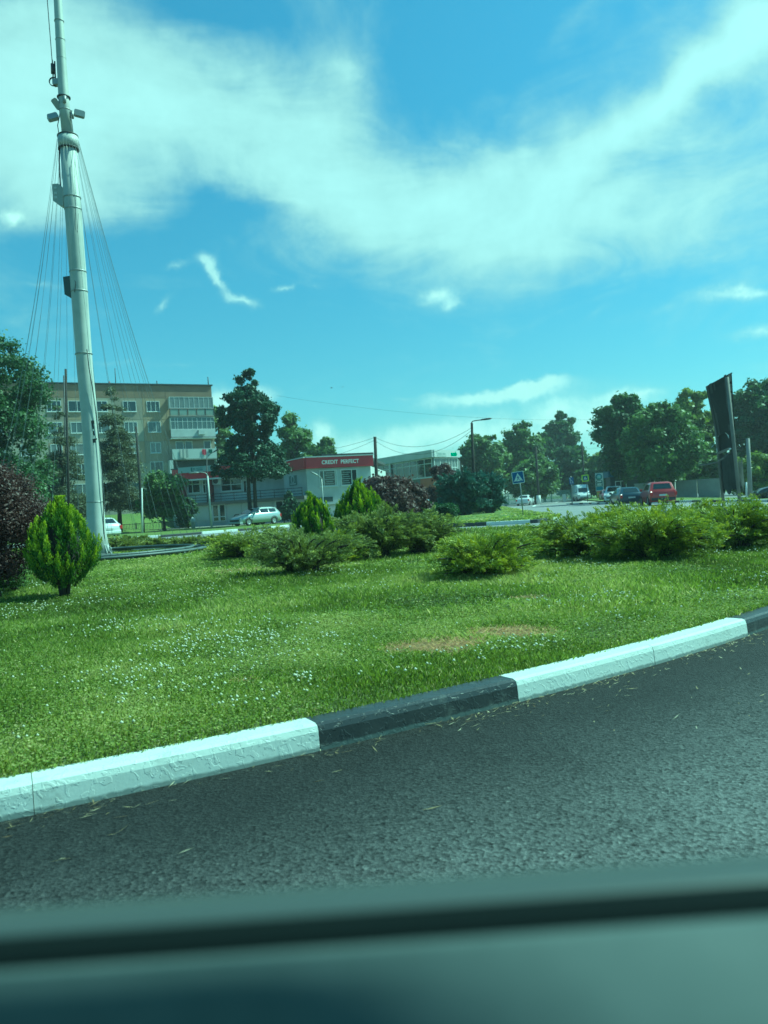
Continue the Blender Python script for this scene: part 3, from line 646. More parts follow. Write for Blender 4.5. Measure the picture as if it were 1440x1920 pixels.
# ---- shop building with the red fascia
shop = thing('shop_building', 'grey two storey shop building with red fascia lettered CREDIT PERFECT and shuttered ground floor', 'building')
C1 = D(573.5, 870, 72); C2 = D(694, 865, 73.8); C0 = D(531, 875, 77); E0 = D(320, 890, 77.5); 
fR = Facade((C1.x, C1.y), (C2.x, C2.y)); fL = Facade((C0.x, C0.y), (C1.x, C1.y))
ZS = fR.at(640, 856)[1]; ZF = fR.at(640, 876)[1]; ZT = fR.at(640, 934)[1]; ZG = .16
# upper storey volume
def prism_xy(b_, pts, z0_, z1_, mi=0): b_.prism([V(p[0], p[1], z0_) for p in pts], (0, 0, z1_ - z0_), mi)
def ext(p, q, d): p = Vector(p[:2]); q = Vector(q[:2]); return q + (q - p).normalized() * d
bk = Vector((2.5, 16))
b_ = MB(); prism_xy(b_, [C0, C1, C2, (C2.x + 1.5, C2.y + 14), (C0.x + 2, C0.y + 12)], ZG, ZF - .02); b_.build('wall', M_WALLG, shop, True)
b_ = MB()
o = .25
for f_ in (fR, fL): f_.box(b_, -.05 if f_ is fR else -2.2, ZF, f_.L + .25 if f_ is fR else f_.L + .1, ZS, .0, o + (.004 if f_ is fL else 0))
b_.build('fascia', M_RED, shop, True)
b_ = MB(); prism_xy(b_, [ext(C1, C0, 2.0), C1, C2, (C2.x + 1.5, C2.y + 14), (C0.x + 2, C0.y + 12)], ZS - .35, ZS - .1); b_.build('roof', M_ROOFD, shop, True)
b_ = MB()
for f_ in (fR, fL): f_.box(b_, -.05 if f_ is fR else -2.2, ZS + .002, f_.L + .3 if f_ is fR else f_.L + .1, ZS + .1, -.1, o + .06)
b_.build('fascia_trim', M_WHITE, shop, True)
b_ = MB(); fR.box(b_, 1.5, ZS + .103, fR.L + .3, ZS + .26, -.15, o + .02); b_.build('roof_edge', M_ROOFD, shop, True)
def text3d(body, fc, px, py, h_, m_, par, name='lettering', off_=.27, stretch=1.0, bold=.0):
    cu = bpy.data.curves.new(name, 'FONT'); cu.body = body; cu.size = h_ * 1.42; cu.extrude = .02; cu.align_x = 'CENTER'; cu.align_y = 'CENTER'; cu.offset = bold; cu.space_character = 1.05
    tmp = bpy.data.objects.new(name, cu); me = bpy.data.meshes.new_from_object(tmp); bpy.data.objects.remove(tmp); me.materials.clear(); me.materials.append(m_)
    o2 = bpy.data.objects.new(name, me); COL.objects.link(o2); o2.parent = par
    a, z = fc.at(px, py); p = fc.pt(a, z, off_); nx = Vector((fc.n.x, fc.n.y, 0)); ux = Vector((0, 0, 1)).cross(nx).normalized()
    M4 = Matrix((ux * stretch, Vector((0, 0, 1)), nx)).transposed().to_4x4(); M4.translation = p; o2.matrix_parent_inverse = par.matrix_world.inverted() if par else Matrix.Identity(4); o2.matrix_basis = M4; return o2
text3d('CREDIT  PERFECT', fR, 637, 866.3, .36, mat('letter_white', (.75, .75, .72), .5), shop, bold=.012, stretch=.86)
for r, mu in (((598.5, 881, 632, 912), (.25, .9)), ((638.5, 879.5, 670, 910), (.66,))):
    rr_ = fR.rect(*r); w_ = window(shop, fR, rr_, M_GLASS, .09, mu, (), .06)
    sb = MB(); a0, z0_, a1, z1_ = rr_; aa, bb = (a0 + (a1 - a0) * .32, a0 + (a1 - a0) * .86) if mu[0] < .5 else (a0 + (a1 - a0) * .08, a0 + (a1 - a0) * .6)
    for j in range(6): zz = z0_ + (z1_ - z0_) * (.14 + .13 * j); fR.box(sb, aa + .12 * (j % 2), zz, bb - .1 * ((j + 1) % 3), zz + .07, .024, .03)
    sb.build('window_print', mat('window_print', (.30, .33, .31), .6), w_, True)
# left receding face: poster and railing; balcony rail along terrace
rr_ = fL.rect(543, 892, 557, 911); b_ = MB(); fL.box(b_, *rr_, .003, .05); po = b_.build('poster', mat('poster_grey', (.16, .20, .18), .7), shop, True)
b_ = MB(); a0, z0_, a1, z1_ = rr_; zc = (z0_ + z1_) / 2; ac_ = (a0 + a1) / 2
b_.lathe([(.28, 0), (.42, 0), (.42, .02), (.28, .02)], n=20, T=Matrix.Translation(fL.pt(ac_, zc + .12, .055)) @ Matrix((V(fL.u.x, fL.u.y, 0), V(0, 0, 1), V(fL.n.x, fL.n.y, 0))).transposed().to_4x4()); fL.box(b_, a0 + .25, z0_ + .12, a1 - .25, z0_ + .24, .051, .06); b_.build('poster_print', M_WALLW, po, True)
b_ = MB(); fR.box(b_, *fR.rect(597, 932, 624, 941), .003, .06); fR.box(b_, *fR.rect(600, 934, 614, 937), .061, .07); b_.build('sign_panel', mat('dark_sign', (.04, .06, .055), .6), shop, True)
b_ = MB(); fR.box(b_, *fR.rect(594, 942.5, 648, 945), .06, .35); b_.build('ledge', M_WHITE, shop, True)
# lower storey terrace block to the left
T0 = Vector((E0.x, E0.y)); T1 = Vector((C1.x - .3, C1.y - .35)); fT = Facade(T0, T1); ZTT = fT.at(450, 941)[1]
b_ = MB(); fT.box(b_, 0, ZG - .2, fT.L, ZTT - .14, -5.5, -.02); b_.build('ground_floor_wall', M_WALLG, shop, True)
b_ = MB(); fT.box(b_, -.2, ZTT - .135, fT.L + .2, ZTT + .18, -5.6, .35); b_.build('terrace_slab', mat('slab_brown', (.16, .15, .13), .9, noise=(1, .5, (.10, .10, .09))), shop, True)
b_ = MB()
a = 0
for zz in (.35, .62, .9): fT.box(b_, .3, ZTT + zz, fT.L, ZTT + zz + .06, .22, .26)
while a < fT.L: fT.box(b_, a, ZTT + .18, a + .05, ZTT + .95, .2, .24); a += 1.5
b_.build('terrace_railing', M_DKMET, shop, True)
for (x0, x1, y0, y1, kind) in ((330, 343, 946, 977, 'door'), (365, 392, 949, 976, 's'), (399, 424, 945, 978, 'door2'), (428.5, 453, 943, 972, 's'), (459, 471, 942, 971, 's'), (489, 511, 939, 968, 's'), (516.5, 533, 938, 969, 'door'), (583, 598, 940, 966, 's')):
    rr_ = fT.rect(x0, y0, x1, y1) if x1 < 570 else fR.rect(x0, y0, x1, y1); fc = fT if x1 < 570 else fR; rr_ = (rr_[0], max(ZG + .05, rr_[1]), rr_[2], rr_[3])
    if kind == 's':
        b_ = MB(); a0, z0_, a1, z1_ = rr_; n_ = 14
        for j in range(n_): fc.box(b_, a0, z0_ + (z1_ - z0_) * j / n_, a1, z0_ + (z1_ - z0_) * (j + .93) / n_, .0, .035 + .004 * (j % 2))
        fc.box(b_, a0 - .05, z1_ + .003, a1 + .05, z1_ + .16, 0, .12); b_.build('shutter', M_SHUT, shop, True)
    else:
        fb = MB(); a0, z0_, a1, z1_ = rr_; nl = 2 if kind == 'door2' else 1; W_ = (a1 - a0) / nl
        for j in range(nl):
            q0 = a0 + j * W_; 
            for (s0, s1, t0, t1) in ((0, .14, 0, 1), (.86, 1, 0, 1), (.14, .86, 0, .05), (.14, .86, .25, .3), (.14, .86, .93, 1)): fc.box(fb, q0 + W_ * s0, z0_ + (z1_ - z0_) * t0, q0 + W_ * s1, z0_ + (z1_ - z0_) * t1, 0, .07)
        do = fb.build('door', M_WHITE, shop, True); gb = MB(); fc.box(gb, a0 + .05, z0_ + .05, a1 - .05, z1_ - .05, .004, .03); gb.build('pane', M_GLASS, do, True)
# upper left storey, set back behind the terrace
U0 = Vector((E0.x - .3, E0.y + 4.5)); U1 = Vector((C0.x + .3, C0.y + 2.5)); fU = Facade(U0, U1)
ZU1 = fU.at(450, 873)[1]; ZU0 = fU.at(450, 893)[1]
b_ = MB(); fU.box(b_, 0, ZTT, fU.L, ZU0 - .01, -7, 0); b_.build('upper_wall', M_WALLG, shop, True)
b_ = MB(); fU.box(b_, -.4, ZU0, fU.L + .2, ZU1, -.2, .9); b_.build('fascia', M_RED, shop, True)
b_ = MB(); fU.box(b_, -.42, ZU0 - .16, fU.L + .2, ZU0 - .003, -.1, .95); b_.build('fascia_trim', M_WHITE, shop, True)
b_ = MB(); fU.box(b_, -.5, ZU1 + .003, fU.L + .2, ZU1 + .12, -7, .95); b_.build('roof', M_ROOFD, shop, True)
b_ = MB(); rr_ = fU.rect(342, 875.5, 406, 886); fU.box(b_, *rr_, .91, 1.05); sg = b_.build('sign_board', mat('sign_pale', (.36, .42, .41), .6), shop, True)
b_ = MB(); a0, z0_, a1, z1_ = rr_; w_ = a1 - a0; h_ = z1_ - z0_
for (s0, s1, t0, t1) in ((.38, .42, .05, .85), (.42, .46, .05, .3), (.44, .50, .5, .68), (.53, .72, .62, .72), (.55, .72, .3, .42)): fU.box(b_, a0 + w_ * s0, z0_ + h_ * t0, a0 + w_ * s1, z0_ + h_ * t1, 1.053, 1.07)
b_.build('sign_print', mat('sign_print', (.06, .14, .13), .6), sg, True)
for x0, x1 in ((342.5, 350), (393, 401)):
    b_ = MB(); rr_ = fU.rect(x0, 893, x1, 940); fU.box(b_, rr_[0], ZTT + .2, rr_[2], ZU0 - .17, .003, .7); b_.build('column', M_REDD, shop, True)
for r, mu, tr in (((352, 897, 376, 925), (.38,), (.6,)), ((380, 897, 392, 925), (.5,), (.6,)), ((414, 897, 454, 921), (.48,), (.52,)), ((456, 900, 470, 925), (.5,), ())): window(shop, fU, fU.rect(*r), M_GLASS, .09, mu, tr, .06)
ac = MB(); a_, z_ = fU.at(409, 902); fU.box(ac, a_ - .5, z_ - .38, a_ + .5, z_ + .38, .05, .38)
aco = thing('air_conditioner', 'white box air conditioning unit beside the dark red column of the shop', 'air conditioner', group='air conditioners on the facades'); ac.build('casing', M_WHITE, aco, True)
b_ = MB(); b_.lathe([(.0, 0), (.27, 0), (.29, .02), (.29, -.02)], n=18, T=Matrix.Translation(fU.pt(a_ - .12, z_, .383)) @ Matrix((V(fU.u.x, fU.u.y, 0), V(0, 0, 1), V(fU.n.x, fU.n.y, 0))).transposed().to_4x4()); b_.build('fan', M_DKMET, aco, True)

# ---- white and glass building
gb_ = thing('glass_building', 'long low building with white fascia, dark ribbon glazing and brick corner pier', 'building')
K = D(811, 850, 100); KL = D(640, 860, 123); KR = D(857, 852, 104.4); fgl = Facade((KL.x, KL.y), (K.x, K.y)); fgr = Facade((K.x, K.y), (KR.x, KR.y))
Z1 = fgl.at(810, 843.5)[1]; Z0 = fgl.at(810, 857.5)[1]; ZM = fgl.at(790, 897)[1]
b_ = MB(); prism_xy(b_, [KL, K, KR, (KR.x + 3, KR.y + 22), (KL.x + 6, KL.y + 22)], .1, Z0); b_.build('wall', mat('grey_wall_dark', (.13, .15, .14), .7), gb_, True)
b_ = MB()
fgl.box(b_, -.3, Z0 + .003, fgl.L + .3, Z1, -.2, .35); b_.build('fascia', M_WALLW, gb_, True)
b_ = MB(); fgr.box(b_, -.1, Z0 + .006, fgr.L + .2, Z1 - .004, -.1, .34); b_.build('sign_fascia', M_SHUT, gb_, True)
b_ = MB(); prism_xy(b_, [KL, K, KR, (KR.x + 3, KR.y + 22), (KL.x + 6, KL.y + 22)], Z1 - .3, Z1 - .05); b_.build('roof', M_ROOFD, gb_, True)
window(gb_, fgl, (.3, ZM, fgl.L - .2, Z0 - .05), M_GLASS, .10, [j / 14 for j in range(1, 14)], (.72,), .08)
window(gb_, fgr, (.15, ZM, fgr.L - .1, Z0 - .05), M_GLASSL, .10, (.25, .5, .63, .75, .88), (.5,), .08)
b_ = MB(); fgl.box(b_, fgl.L - 3.1, .1, fgl.L + .02, ZM - .08, .0, .15); b_.build('brick_pier', M_BRICK, gb_, True)
b_ = MB(); fgr.box(b_, 0, .1, fgr.L, ZM - .08, .0, .12); b_.build('brick_wall', M_BRICK, gb_, True)
b_ = MB(); a_ = fgl.at(733.5, 880)[0]; fgl.box(b_, a_ - .12, .1, a_ + .12, Z0 + .001, .1, .3); b_.build('downpipe', M_WHITE, gb_, True)
text3d('acsb', fgr, 847, 851.5, .55, mat('sign_green', (.0, .26, .09), .5), gb_, off_=.36, bold=.03, stretch=.95)
b_ = MB(); rr_ = fgr.rect(815, 847, 833, 856); a0, z0_, a1, z1_ = rr_; w_ = a1 - a0; h_ = z1_ - z0_
for (s0, s1, t0, t1) in ((0, .06, .1, .9), (.06, .95, 0, .16), (.15, .5, .3, .75), (.6, .9, .35, .7)): fgr.box(b_, a0 + w_ * s0, z0_ + h_ * t0, a0 + w_ * s1, z0_ + h_ * t1, .343, .36)
b_.build('sign_print', mat('sign_grey', (.27, .33, .31), .6), gb_, True)
b_ = MB(); fgl.box(b_, *fgl.rect(768, 912.5, 775.5, 918.5), .02, .2); fgl.box(b_, *fgl.rect(709, 896, 717, 907), .02, .2, 1); b_.build('shop_sign', [mat('yellow_sign', (.65, .55, .03), .5), M_SHUT], gb_, True)

# ---- walls and fences
M_FENCE = mat('fence_teal', (.05, .11, .105), .7)
def fence(name, A, B, h_, step, label, m_, mesh=True, z0_=.1):
    t_ = thing(name, label, 'fence', (A[0], A[1], 0)); f_ = Facade((A[0], A[1]), (B[0], B[1])); n_ = max(2, int(f_.L / step))
    for i in range(n_ + 1):
        b_ = MB(); a_ = f_.L * i / n_; f_.box(b_, a_ - .04, z0_ - .2, a_ + .04, z0_ + h_ + .05, -.04, .04); b_.build('post', m_, t_, True)
    b_ = MB(); f_.box(b_, 0, z0_ + h_ - .08, f_.L, z0_ + h_ - .03, -.02, .02); f_.box(b_, 0, z0_ + .1, f_.L, z0_ + .15, -.02, .02)
    a_ = 0
    while a_ < f_.L: f_.box(b_, a_, z0_ + .15, a_ + (.07 if mesh else .03), z0_ + h_ - .08, -.01, .01); a_ += .13
    b_.build('mesh_panel', m_, t_, True)
F1 = G(925, 945.5); F1 = D(925, 940, 118); F2 = D(1110, 930, 128)
fence('fence', F1, F2, 1.9, 2.6, 'grey green mesh fence running behind the side road under the trees', M_FENCE, z0_=0)
F1 = D(205, 990, 67.5); F2 = D(352, 990, 70.5)
fence('low_fence', F1, F2, .8, 2.2, 'low dark metal fence at the foot of the sloping lawn', M_DKMET, False)
W1 = D(1190, 930, 80); W2 = D(1352, 925, 72); fw_ = Facade((W1.x, W1.y), (W2.x, W2.y)); wl = thing('concrete_wall', 'pale concrete panel wall behind the trees on the right', 'wall', (W1.x, W1.y, 0))
b_ = MB(); k_ = int(fw_.L / 2.2)
for i in range(k_): fw_.box(b_, fw_.L * i / k_ + .06, 0, fw_.L * (i + 1) / k_ - .06, 1.75, -.1, 0)
b_.build('wall_panels', mat('wall_concrete', (.30, .31, .27), .9, noise=(1, .6, (.2, .21, .18))), wl, True)
b_ = MB(); fw_.box(b_, 0, 1.753, fw_.L, 1.85, -.14, .04); b_.build('coping', M_CONC, wl, True)
# blue and dark kiosk behind the parked cars
kx = D(1185, 925, 84); fk = Facade((kx.x - 2.3, kx.y), (kx.x + 2.3, kx.y - .6)); ks = thing('kiosk', 'dark kiosk with a blue roof band behind the parked cars', 'kiosk', (kx.x, kx.y, 0))
b_ = MB(); fk.box(b_, 0, 0, fk.L, 2.9, -3, 0); b_.build('wall', mat('kiosk_dark', (.03, .04, .045), .7), ks, True)
b_ = MB(); fk.box(b_, -.2, 2.75, fk.L + .2, 3.5, -3.2, .25); b_.build('roof', mat('kiosk_blue', (.03, .09, .16), .6), ks, True)
window(ks, fk, (.5, 1.1, 1.7, 2.3), M_GLASS, .08, (.5,), (), .06)
# ================================================================ TREES AND SHRUBS
def leaf_mesh(C, S, Nn, var, aspect=.62, seed=0):
    """one bent diamond leaf clump per centre: C (N,3), size S (N), preferred normal Nn (N,3)"""
    rg = np.random.default_rng(seed); n = len(C); r_ = rg.normal(size=(n, 3)); nn_ = Nn + r_ * .75; nn_ /= np.linalg.norm(nn_, axis=1, keepdims=True) + 1e-9
    a = np.cross(nn_, rg.normal(size=(n, 3))); a /= np.linalg.norm(a, axis=1, keepdims=True) + 1e-9; b_ = np.cross(nn_, a); S = S[:, None]
    v = np.stack([C - a * S, C + b_ * S * aspect + nn_ * S * .15, C + a * S, C - b_ * S * aspect + nn_ * S * .15], 1)
    return v.reshape(-1, 3), np.arange(n * 4).reshape(n, 4), np.repeat(var, 4)
def ramp(dark, mid, light): return [(0, dark), (.5, mid), (1, light)]
def fol(name, d, m_, l_, rough=.55, transl=.28, spec=.4): return mat(name, rough=rough, attr=ramp(d, m_, l_), transl=transl, spec=spec)
LF_DARK = fol('leaves_dark', (.028, .05, .02), (.066, .108, .035), (.14, .20, .06))
LF_MID = fol('leaves_mid', (.042, .068, .022), (.115, .165, .042), (.24, .30, .085))
LF_LIGHT = fol('leaves_light', (.08, .11, .026), (.18, .22, .045), (.31, .35, .08))
LF_PINE = fol('pine_needles', (.018, .038, .02), (.036, .07, .03), (.065, .11, .045), transl=.12)
LF_LARCH = fol('larch_needles', (.06, .075, .04), (.095, .105, .05), (.14, .15, .075), transl=.25)
LF_PURP = fol('purple_leaves', (.035, .022, .022), (.07, .038, .035), (.12, .075, .06), transl=.25)
LF_BLUE = fol('blue_juniper', (.03, .06, .045), (.06, .11, .08), (.11, .18, .135), transl=.15)
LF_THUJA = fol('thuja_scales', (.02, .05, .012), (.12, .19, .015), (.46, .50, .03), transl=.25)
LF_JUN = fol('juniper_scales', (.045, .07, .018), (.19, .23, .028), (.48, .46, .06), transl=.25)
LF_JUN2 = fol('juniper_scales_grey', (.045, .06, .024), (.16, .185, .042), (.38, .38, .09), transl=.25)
LF_CLIP = fol('boxwood_leaves', (.02, .05, .014), (.04, .085, .02), (.07, .13, .03))
M_BARK = mat('bark', (.075, .06, .045), .95, noise=(6, .8, (.035, .03, .024)), bump=(25, .6, .03))
M_BARKD = mat('bark_dark', (.045, .038, .03), .95, noise=(6, .8, (.02, .018, .015)))
def tree(name, label, cat, base, H, zc, rf, mat_, nleaf=9000, leaf=.22, ncl=70, seed=1, trunk=.22, squash=.75, group=None, lean=(0, 0), bark=None, density=1.0, stems=1, clr=None, drape=0.0):
    """base: Vector on the ground. H: height of the top, zc: height where the crown begins, rf(t): crown radius from the bottom (0) to the top (1)."""
    nleaf = int(nleaf * 1.5); rg = np.random.default_rng(seed); t_ = thing(name, label, cat, base, group=group)
    tt = rg.random(ncl * 4); R0 = max(rf(x) for x in np.linspace(0, 1, 11)); w_ = np.array([rf(x) for x in tt]) / R0; k = rg.random(len(tt)) < w_ ** 1.2 + .08; tt = tt[k][:ncl]; n_ = len(tt)
    th = rg.random(n_) * 2 * np.pi; rr = np.array([rf(x) for x in tt]); q = np.sqrt(rg.random(n_)) * .92
    hc = H - zc; cz = zc + tt * hc; cx_ = np.cos(th) * rr * q + lean[0] * tt; cy_ = np.sin(th) * rr * q + lean[1] * tt
    rc = (clr or (R0 * .34)) * (.55 + .75 * rg.random(n_)) * np.clip(.45 + rr / R0 * .6, .3, 1)
    C = np.c_[cx_, cy_, cz]; C[:, 2] = np.minimum(C[:, 2], H - rc * .55)
    pw = rc ** 2; pw /= pw.sum(); ci = rg.choice(n_, nleaf, p=pw); d = rg.normal(size=(nleaf, 3)); d /= np.linalg.norm(d, axis=1, keepdims=True)
    u = (.35 + .65 * rg.random(nleaf) ** .6) * (1 + .26 * rg.normal(size=nleaf)) * np.where(rg.random(nleaf) < .10, 1.35, 1.0); P = C[ci] + d * (rc[ci] * u)[:, None] * np.array([1, 1, squash]); P[:, 2] -= drape * (np.hypot(P[:, 0], P[:, 1]) / R0) ** 1.5 * hc
    P[:, 2] = np.maximum(P[:, 2], .1)
    var = np.clip(.25 + .4 * rg.random(nleaf) + .45 * (rg.random(n_)[ci] - .5) + .1 * d[:, 2], 0, 1)
    leaf *= .80
    v, f, vr = leaf_mesh(P, leaf * (.6 + .8 * rg.random(nleaf)), d * .7 + np.array([0, 0, .5]), var, seed=seed + 1)
    link('crown', npmesh('crown', v, f, mat_, vr), t_)
    b_ = MB(); bm_ = bark or M_BARK
    for s_ in range(stems):
        ox = (s_ - (stems - 1) / 2) * trunk * 2.6; top_ = zc + hc * .8; pts = []
        for j in range(7):
            q_ = j / 6; pts.append((ox * (1 - q_ * .3) + lean[0] * max(0, (q_ * top_ - zc) / hc) + .12 * trunk * 3 * math.sin(q_ * 5 + seed + s_), .1 * math.sin(q_ * 4 + seed), -.15 + q_ * (top_ + .15)))
        b_.tube(pts, [trunk * (1.25 if j == 0 else (1 - j / 7.5)) for j in range(7)], 8)
    order = rg.permutation(n_)[:12]
    for i in order:
        z0_ = max(zc * .85, C[i, 2] - hc * .22 - .3); z0_ = min(z0_, top_ * .9); s0 = V(lean[0] * max(0, (z0_ - zc) / hc), 0, z0_); e_ = V(*C[i]); mid = s0.lerp(e_, .5) + V(0, 0, .08 * hc)
        b_.tube([s0, mid, e_], [trunk * .42, trunk * .26, trunk * .08], 5, caps=False)
    b_.build('trunk', bm_, t_); return t_
def egg(R_, lo=.6, pk=.42): return lambda t: R_ * (lo + (1 - lo) * math.sin(math.pi * min(1, t / pk) / 2)) if t < pk else R_ * math.sqrt(max(0.0, 1 - ((t - pk) / (1 - pk)) ** 2)) * .96 + R_ * .04
def cone(R_, p=1.0): return lambda t: R_ * (1 - t) ** p + .15
def tpx(name, label, cat, px, pytop, hw, Y, pyc, mat_, rf=None, zb=.1, bx=None, **k):
    """tree whose top, crown bottom and half width are those it shows at depth Y"""
    base = D(bx if bx is not None else px, 950, Y); top = D(px, pytop, Y).z; zc = D(px, pyc, Y).z; R_ = hw * Y / F; base.z = zb
    # keep the base under where the picture's lean would put it
    d = ray(px, (pytop + pyc) / 2); xm = d.x / d.y * Y; ln = 0
    base.x = xm if bx is None else D(bx, 960, Y).x; ln = (D(px, pytop, Y).x - base.x) * .6
    k.setdefault('leaf', Y * .0030); k.setdefault('lean', (ln, 0))
    return tree(name, label, cat, base, top - zb, max(.3, zc - zb), (rf or egg)(R_), mat_, **k)
TG = 'trees along the far side of the roundabout'
tpx('broadleaf_tree', 'tall dark glossy leaved tree at the left edge, taller than the apartment roof', 'tree', -8, 618, 112, 44, 985, LF_DARK, seed=11, nleaf=38000, ncl=140, trunk=.28, leaf=.12, lean=(-.4, 0), clr=.85, group=TG)
tpx('larch_tree', 'feathery olive larch just left of the tall mast', 'tree', 112, 752, 50, 60, 985, LF_LARCH, rf=lambda r_: cone(r_, .8), seed=12, nleaf=22000, ncl=120, trunk=.16, clr=.75, squash=.4, group=TG, drape=.05, bark=M_BARKD, leaf=.085)
tpx('larch_tree', 'feathery olive larch with bare trunk just right of the tall mast', 'tree', 214, 722, 50, 66, 948, LF_LARCH, rf=lambda r_: cone(r_, .72), zb=.3, seed=13, nleaf=28000, ncl=140, trunk=.2, clr=.8, squash=.4, group=TG, drape=.05, bark=M_BARKD, leaf=.09)
tpx('round_tree', 'small round bright green tree on the lawn left of the shops', 'tree', 303, 885, 41, 64, 965, LF_MID, seed=14, nleaf=11000, ncl=55, trunk=.12, zb=.3, group=TG, leaf=.17)
tpx('dark_shrub', 'dark bushy shrub at the left end of the shop front', 'shrub', 352, 935, 20, 70, 992, LF_DARK, seed=15, nleaf=4500, ncl=30, trunk=.06, group='shrubs by the shops')
tpx('pine_tree', 'tall dark pine with two stems in front of the shops', 'tree', 463, 692, 72, 66, 892, LF_PINE, rf=lambda r_: (lambda t: r_ * (.72 + .28 * math.sin(t * 11 + .8)) * (1 - t ** 2.6) + .45), seed=16, nleaf=40000, ncl=190, clr=.52, trunk=.2, stems=2, zb=.15, bx=476, group=TG, leaf=.15, bark=M_BARKD)
tpx('poplar_tree', 'grey green tree with loose crown between pine and shop roof', 'tree', 553, 762, 34, 92, 900, LF_MID, seed=17, nleaf=7200, ncl=30, trunk=.25, group=TG, clr=.8)
tpx('poplar_tree', 'low rounded tree top just above the CREDIT PERFECT roof', 'tree', 606, 822, 30, 108, 900, LF_MID, seed=18, nleaf=7000, ncl=40, trunk=.2, group=TG)
tpx('broadleaf_tree', 'tree directly behind the right end of the apartment block', 'tree', 410, 755, 26, 112, 930, LF_MID, seed=19, nleaf=7000, ncl=50, trunk=.25, zb=1, group=TG)
tpx('small_fir', 'small dark fir by the white door of the shops', 'tree', 543, 922, 17, 69, 968, LF_PINE, rf=lambda r_: cone(r_, .7), seed=20, nleaf=4500, ncl=40, trunk=.06, clr=.35, group='shrubs by the shops')
for i, (px, yt, hw, Y, yc, sd_) in enumerate(((-150, 690, 120, 62, 960, 61), (-40, 860, 60, 52, 985, 62), (60, 880, 55, 64, 985, 63))):
    tpx('broadleaf_tree', ('broad green tree beyond the left edge of the frame', 'low dark leafy tree under the tall tree at the left edge', 'dark leafy tree between the left conifer and the larch')[i], 'tree', px, yt, hw, Y, yc, LF_DARK, seed=sd_, nleaf=9000, ncl=60, trunk=.2, group=TG)
# right hand side
RT = [('dense rounded dark green tree right behind the tall lamp post', 905, 812, 48, 118, 935, LF_MID, 21, 12000, egg), ('bushy green tree with pointed top left of the tall poplar', 978, 790, 42, 125, 925, LF_MID, 22, 13000, lambda r_: egg(r_, .5, .3)),
      ('tall two topped poplar rising above the tree line', 1052, 771, 36, 150, 915, LF_DARK, 23, 8000, egg), ('thin topped poplar beside the taller poplar', 1018, 805, 20, 140, 915, LF_DARK, 24, 3600, egg),
      ('low spreading green tree above the mesh fence', 1000, 862, 46, 110, 930, LF_MID, 25, 10000, egg), ('dark tree mass behind the white van', 1070, 838, 46, 135, 925, LF_DARK, 26, 9000, egg),
      ('yellow green tree behind the fuel sign', 1128, 850, 30, 130, 918, LF_LIGHT, 27, 6000, egg), ('grey green tree in the gap above the fuel sign', 1150, 838, 36, 118, 915, LF_DARK, 28, 7000, egg),
      ('dark wide crowned tree behind the parked cars', 1165, 742, 54, 84, 900, LF_DARK, 29, 15000, lambda r_: egg(r_, .35, .6)), ('large leafy tree over the red car', 1238, 756, 68, 76, 905, LF_MID, 30, 20000, lambda r_: egg(r_, .4, .4)),
      ('pale yellow green tree left of the old hoarding', 1296, 726, 44, 88, 905, LF_LIGHT, 31, 13000, lambda r_: egg(r_, .5, .35)), ('dark green tree at the right edge beyond the hoarding', 1430, 712, 66, 84, 870, LF_DARK, 32, 16000, egg),
      ('pale green bushy tree low at the right edge', 1420, 850, 56, 66, 932, LF_LIGHT, 33, 9000, egg), ('leafy tree low behind the hoarding posts', 1325, 830, 50, 82, 925, LF_MID, 34, 9000, egg),
      ('green tree beyond the right edge of the frame', 1540, 740, 80, 78, 920, LF_MID, 35, 9000, egg), ('dark round tree between the tall poplar and the wide crowned tree', 1105, 880, 34, 122, 925, LF_DARK, 36, 6000, egg)]
for lb, px, yt, hw, Y, yc, m_, sd_, nl, rf_ in RT:
    tpx('broadleaf_tree' if 'poplar' not in lb[:22] else 'poplar_tree', lb, 'tree', px, yt, hw, Y, yc, m_, rf=rf_, seed=sd_, nleaf=nl, ncl=int(70 + hw * 1.3), trunk=.22, group=TG, clr=hw * Y / F * .235, density=1)
# purple leaved bushes
PG = 'purple leaved bushes'
def bush(name, label, px, yt, hw, Y, yb, m_, seed, nl, rf=None, zb=.14, group=PG, **k):
    base = G(px, yb, zb) if Y is None else D(px, 950, Y); 
    if Y is not None: base.z = zb; base.x = D(px, (yt + yb) / 2, Y).x
    Y = base.y; k.setdefault('clr', None); k.setdefault('leaf', max(.022, Y * .0026))
    return tree(name, label, 'bush', base, D(px, yt, Y).z - zb, k.pop('zc', .25), (rf or (lambda r_: egg(r_, .6, .45)))(hw * Y / F), m_, nleaf=nl, ncl=k.pop('ncl', 60), seed=seed, trunk=k.pop('trunk', .05), group=group, lean=(0, 0), **k)
bush('purple_bush', 'large purple leaved bush at the left edge beside the bright conifer', -6, 872, 92, 11.6, 1115, LF_PURP, 41, 30000, leaf=.024, clr=.26, ncl=110, zc=.35, trunk=.04)
bush('purple_bush', 'reddish purple bush right of the two bright conifers', 728, 893, 50, 42, 960, LF_PURP, 42, 11000, stems=3)
bush('purple_bush', 'spreading purple bush in front of the brick pier', 770, 905, 34, 45, 960, LF_PURP, 43, 8000)
bush('purple_bush', 'dark purple bush rising behind the blue green junipers', 832, 872, 30, 62, 960, LF_PURP, 44, 9000)
bush('green_shrub', 'loose green shrub under the purple bush at the left edge', 22, 1040, 46, 12.6, 1105, LF_MID, 45, 9000, leaf=.02, clr=.13, group='green shrubs', zc=.05)
bush('clipped_bush', 'low clipped dark green bush left of the round one', 800, 940, 19, 47, 965, LF_CLIP, 46, 5000, group='clipped bushes', zc=.1, leaf=.07)
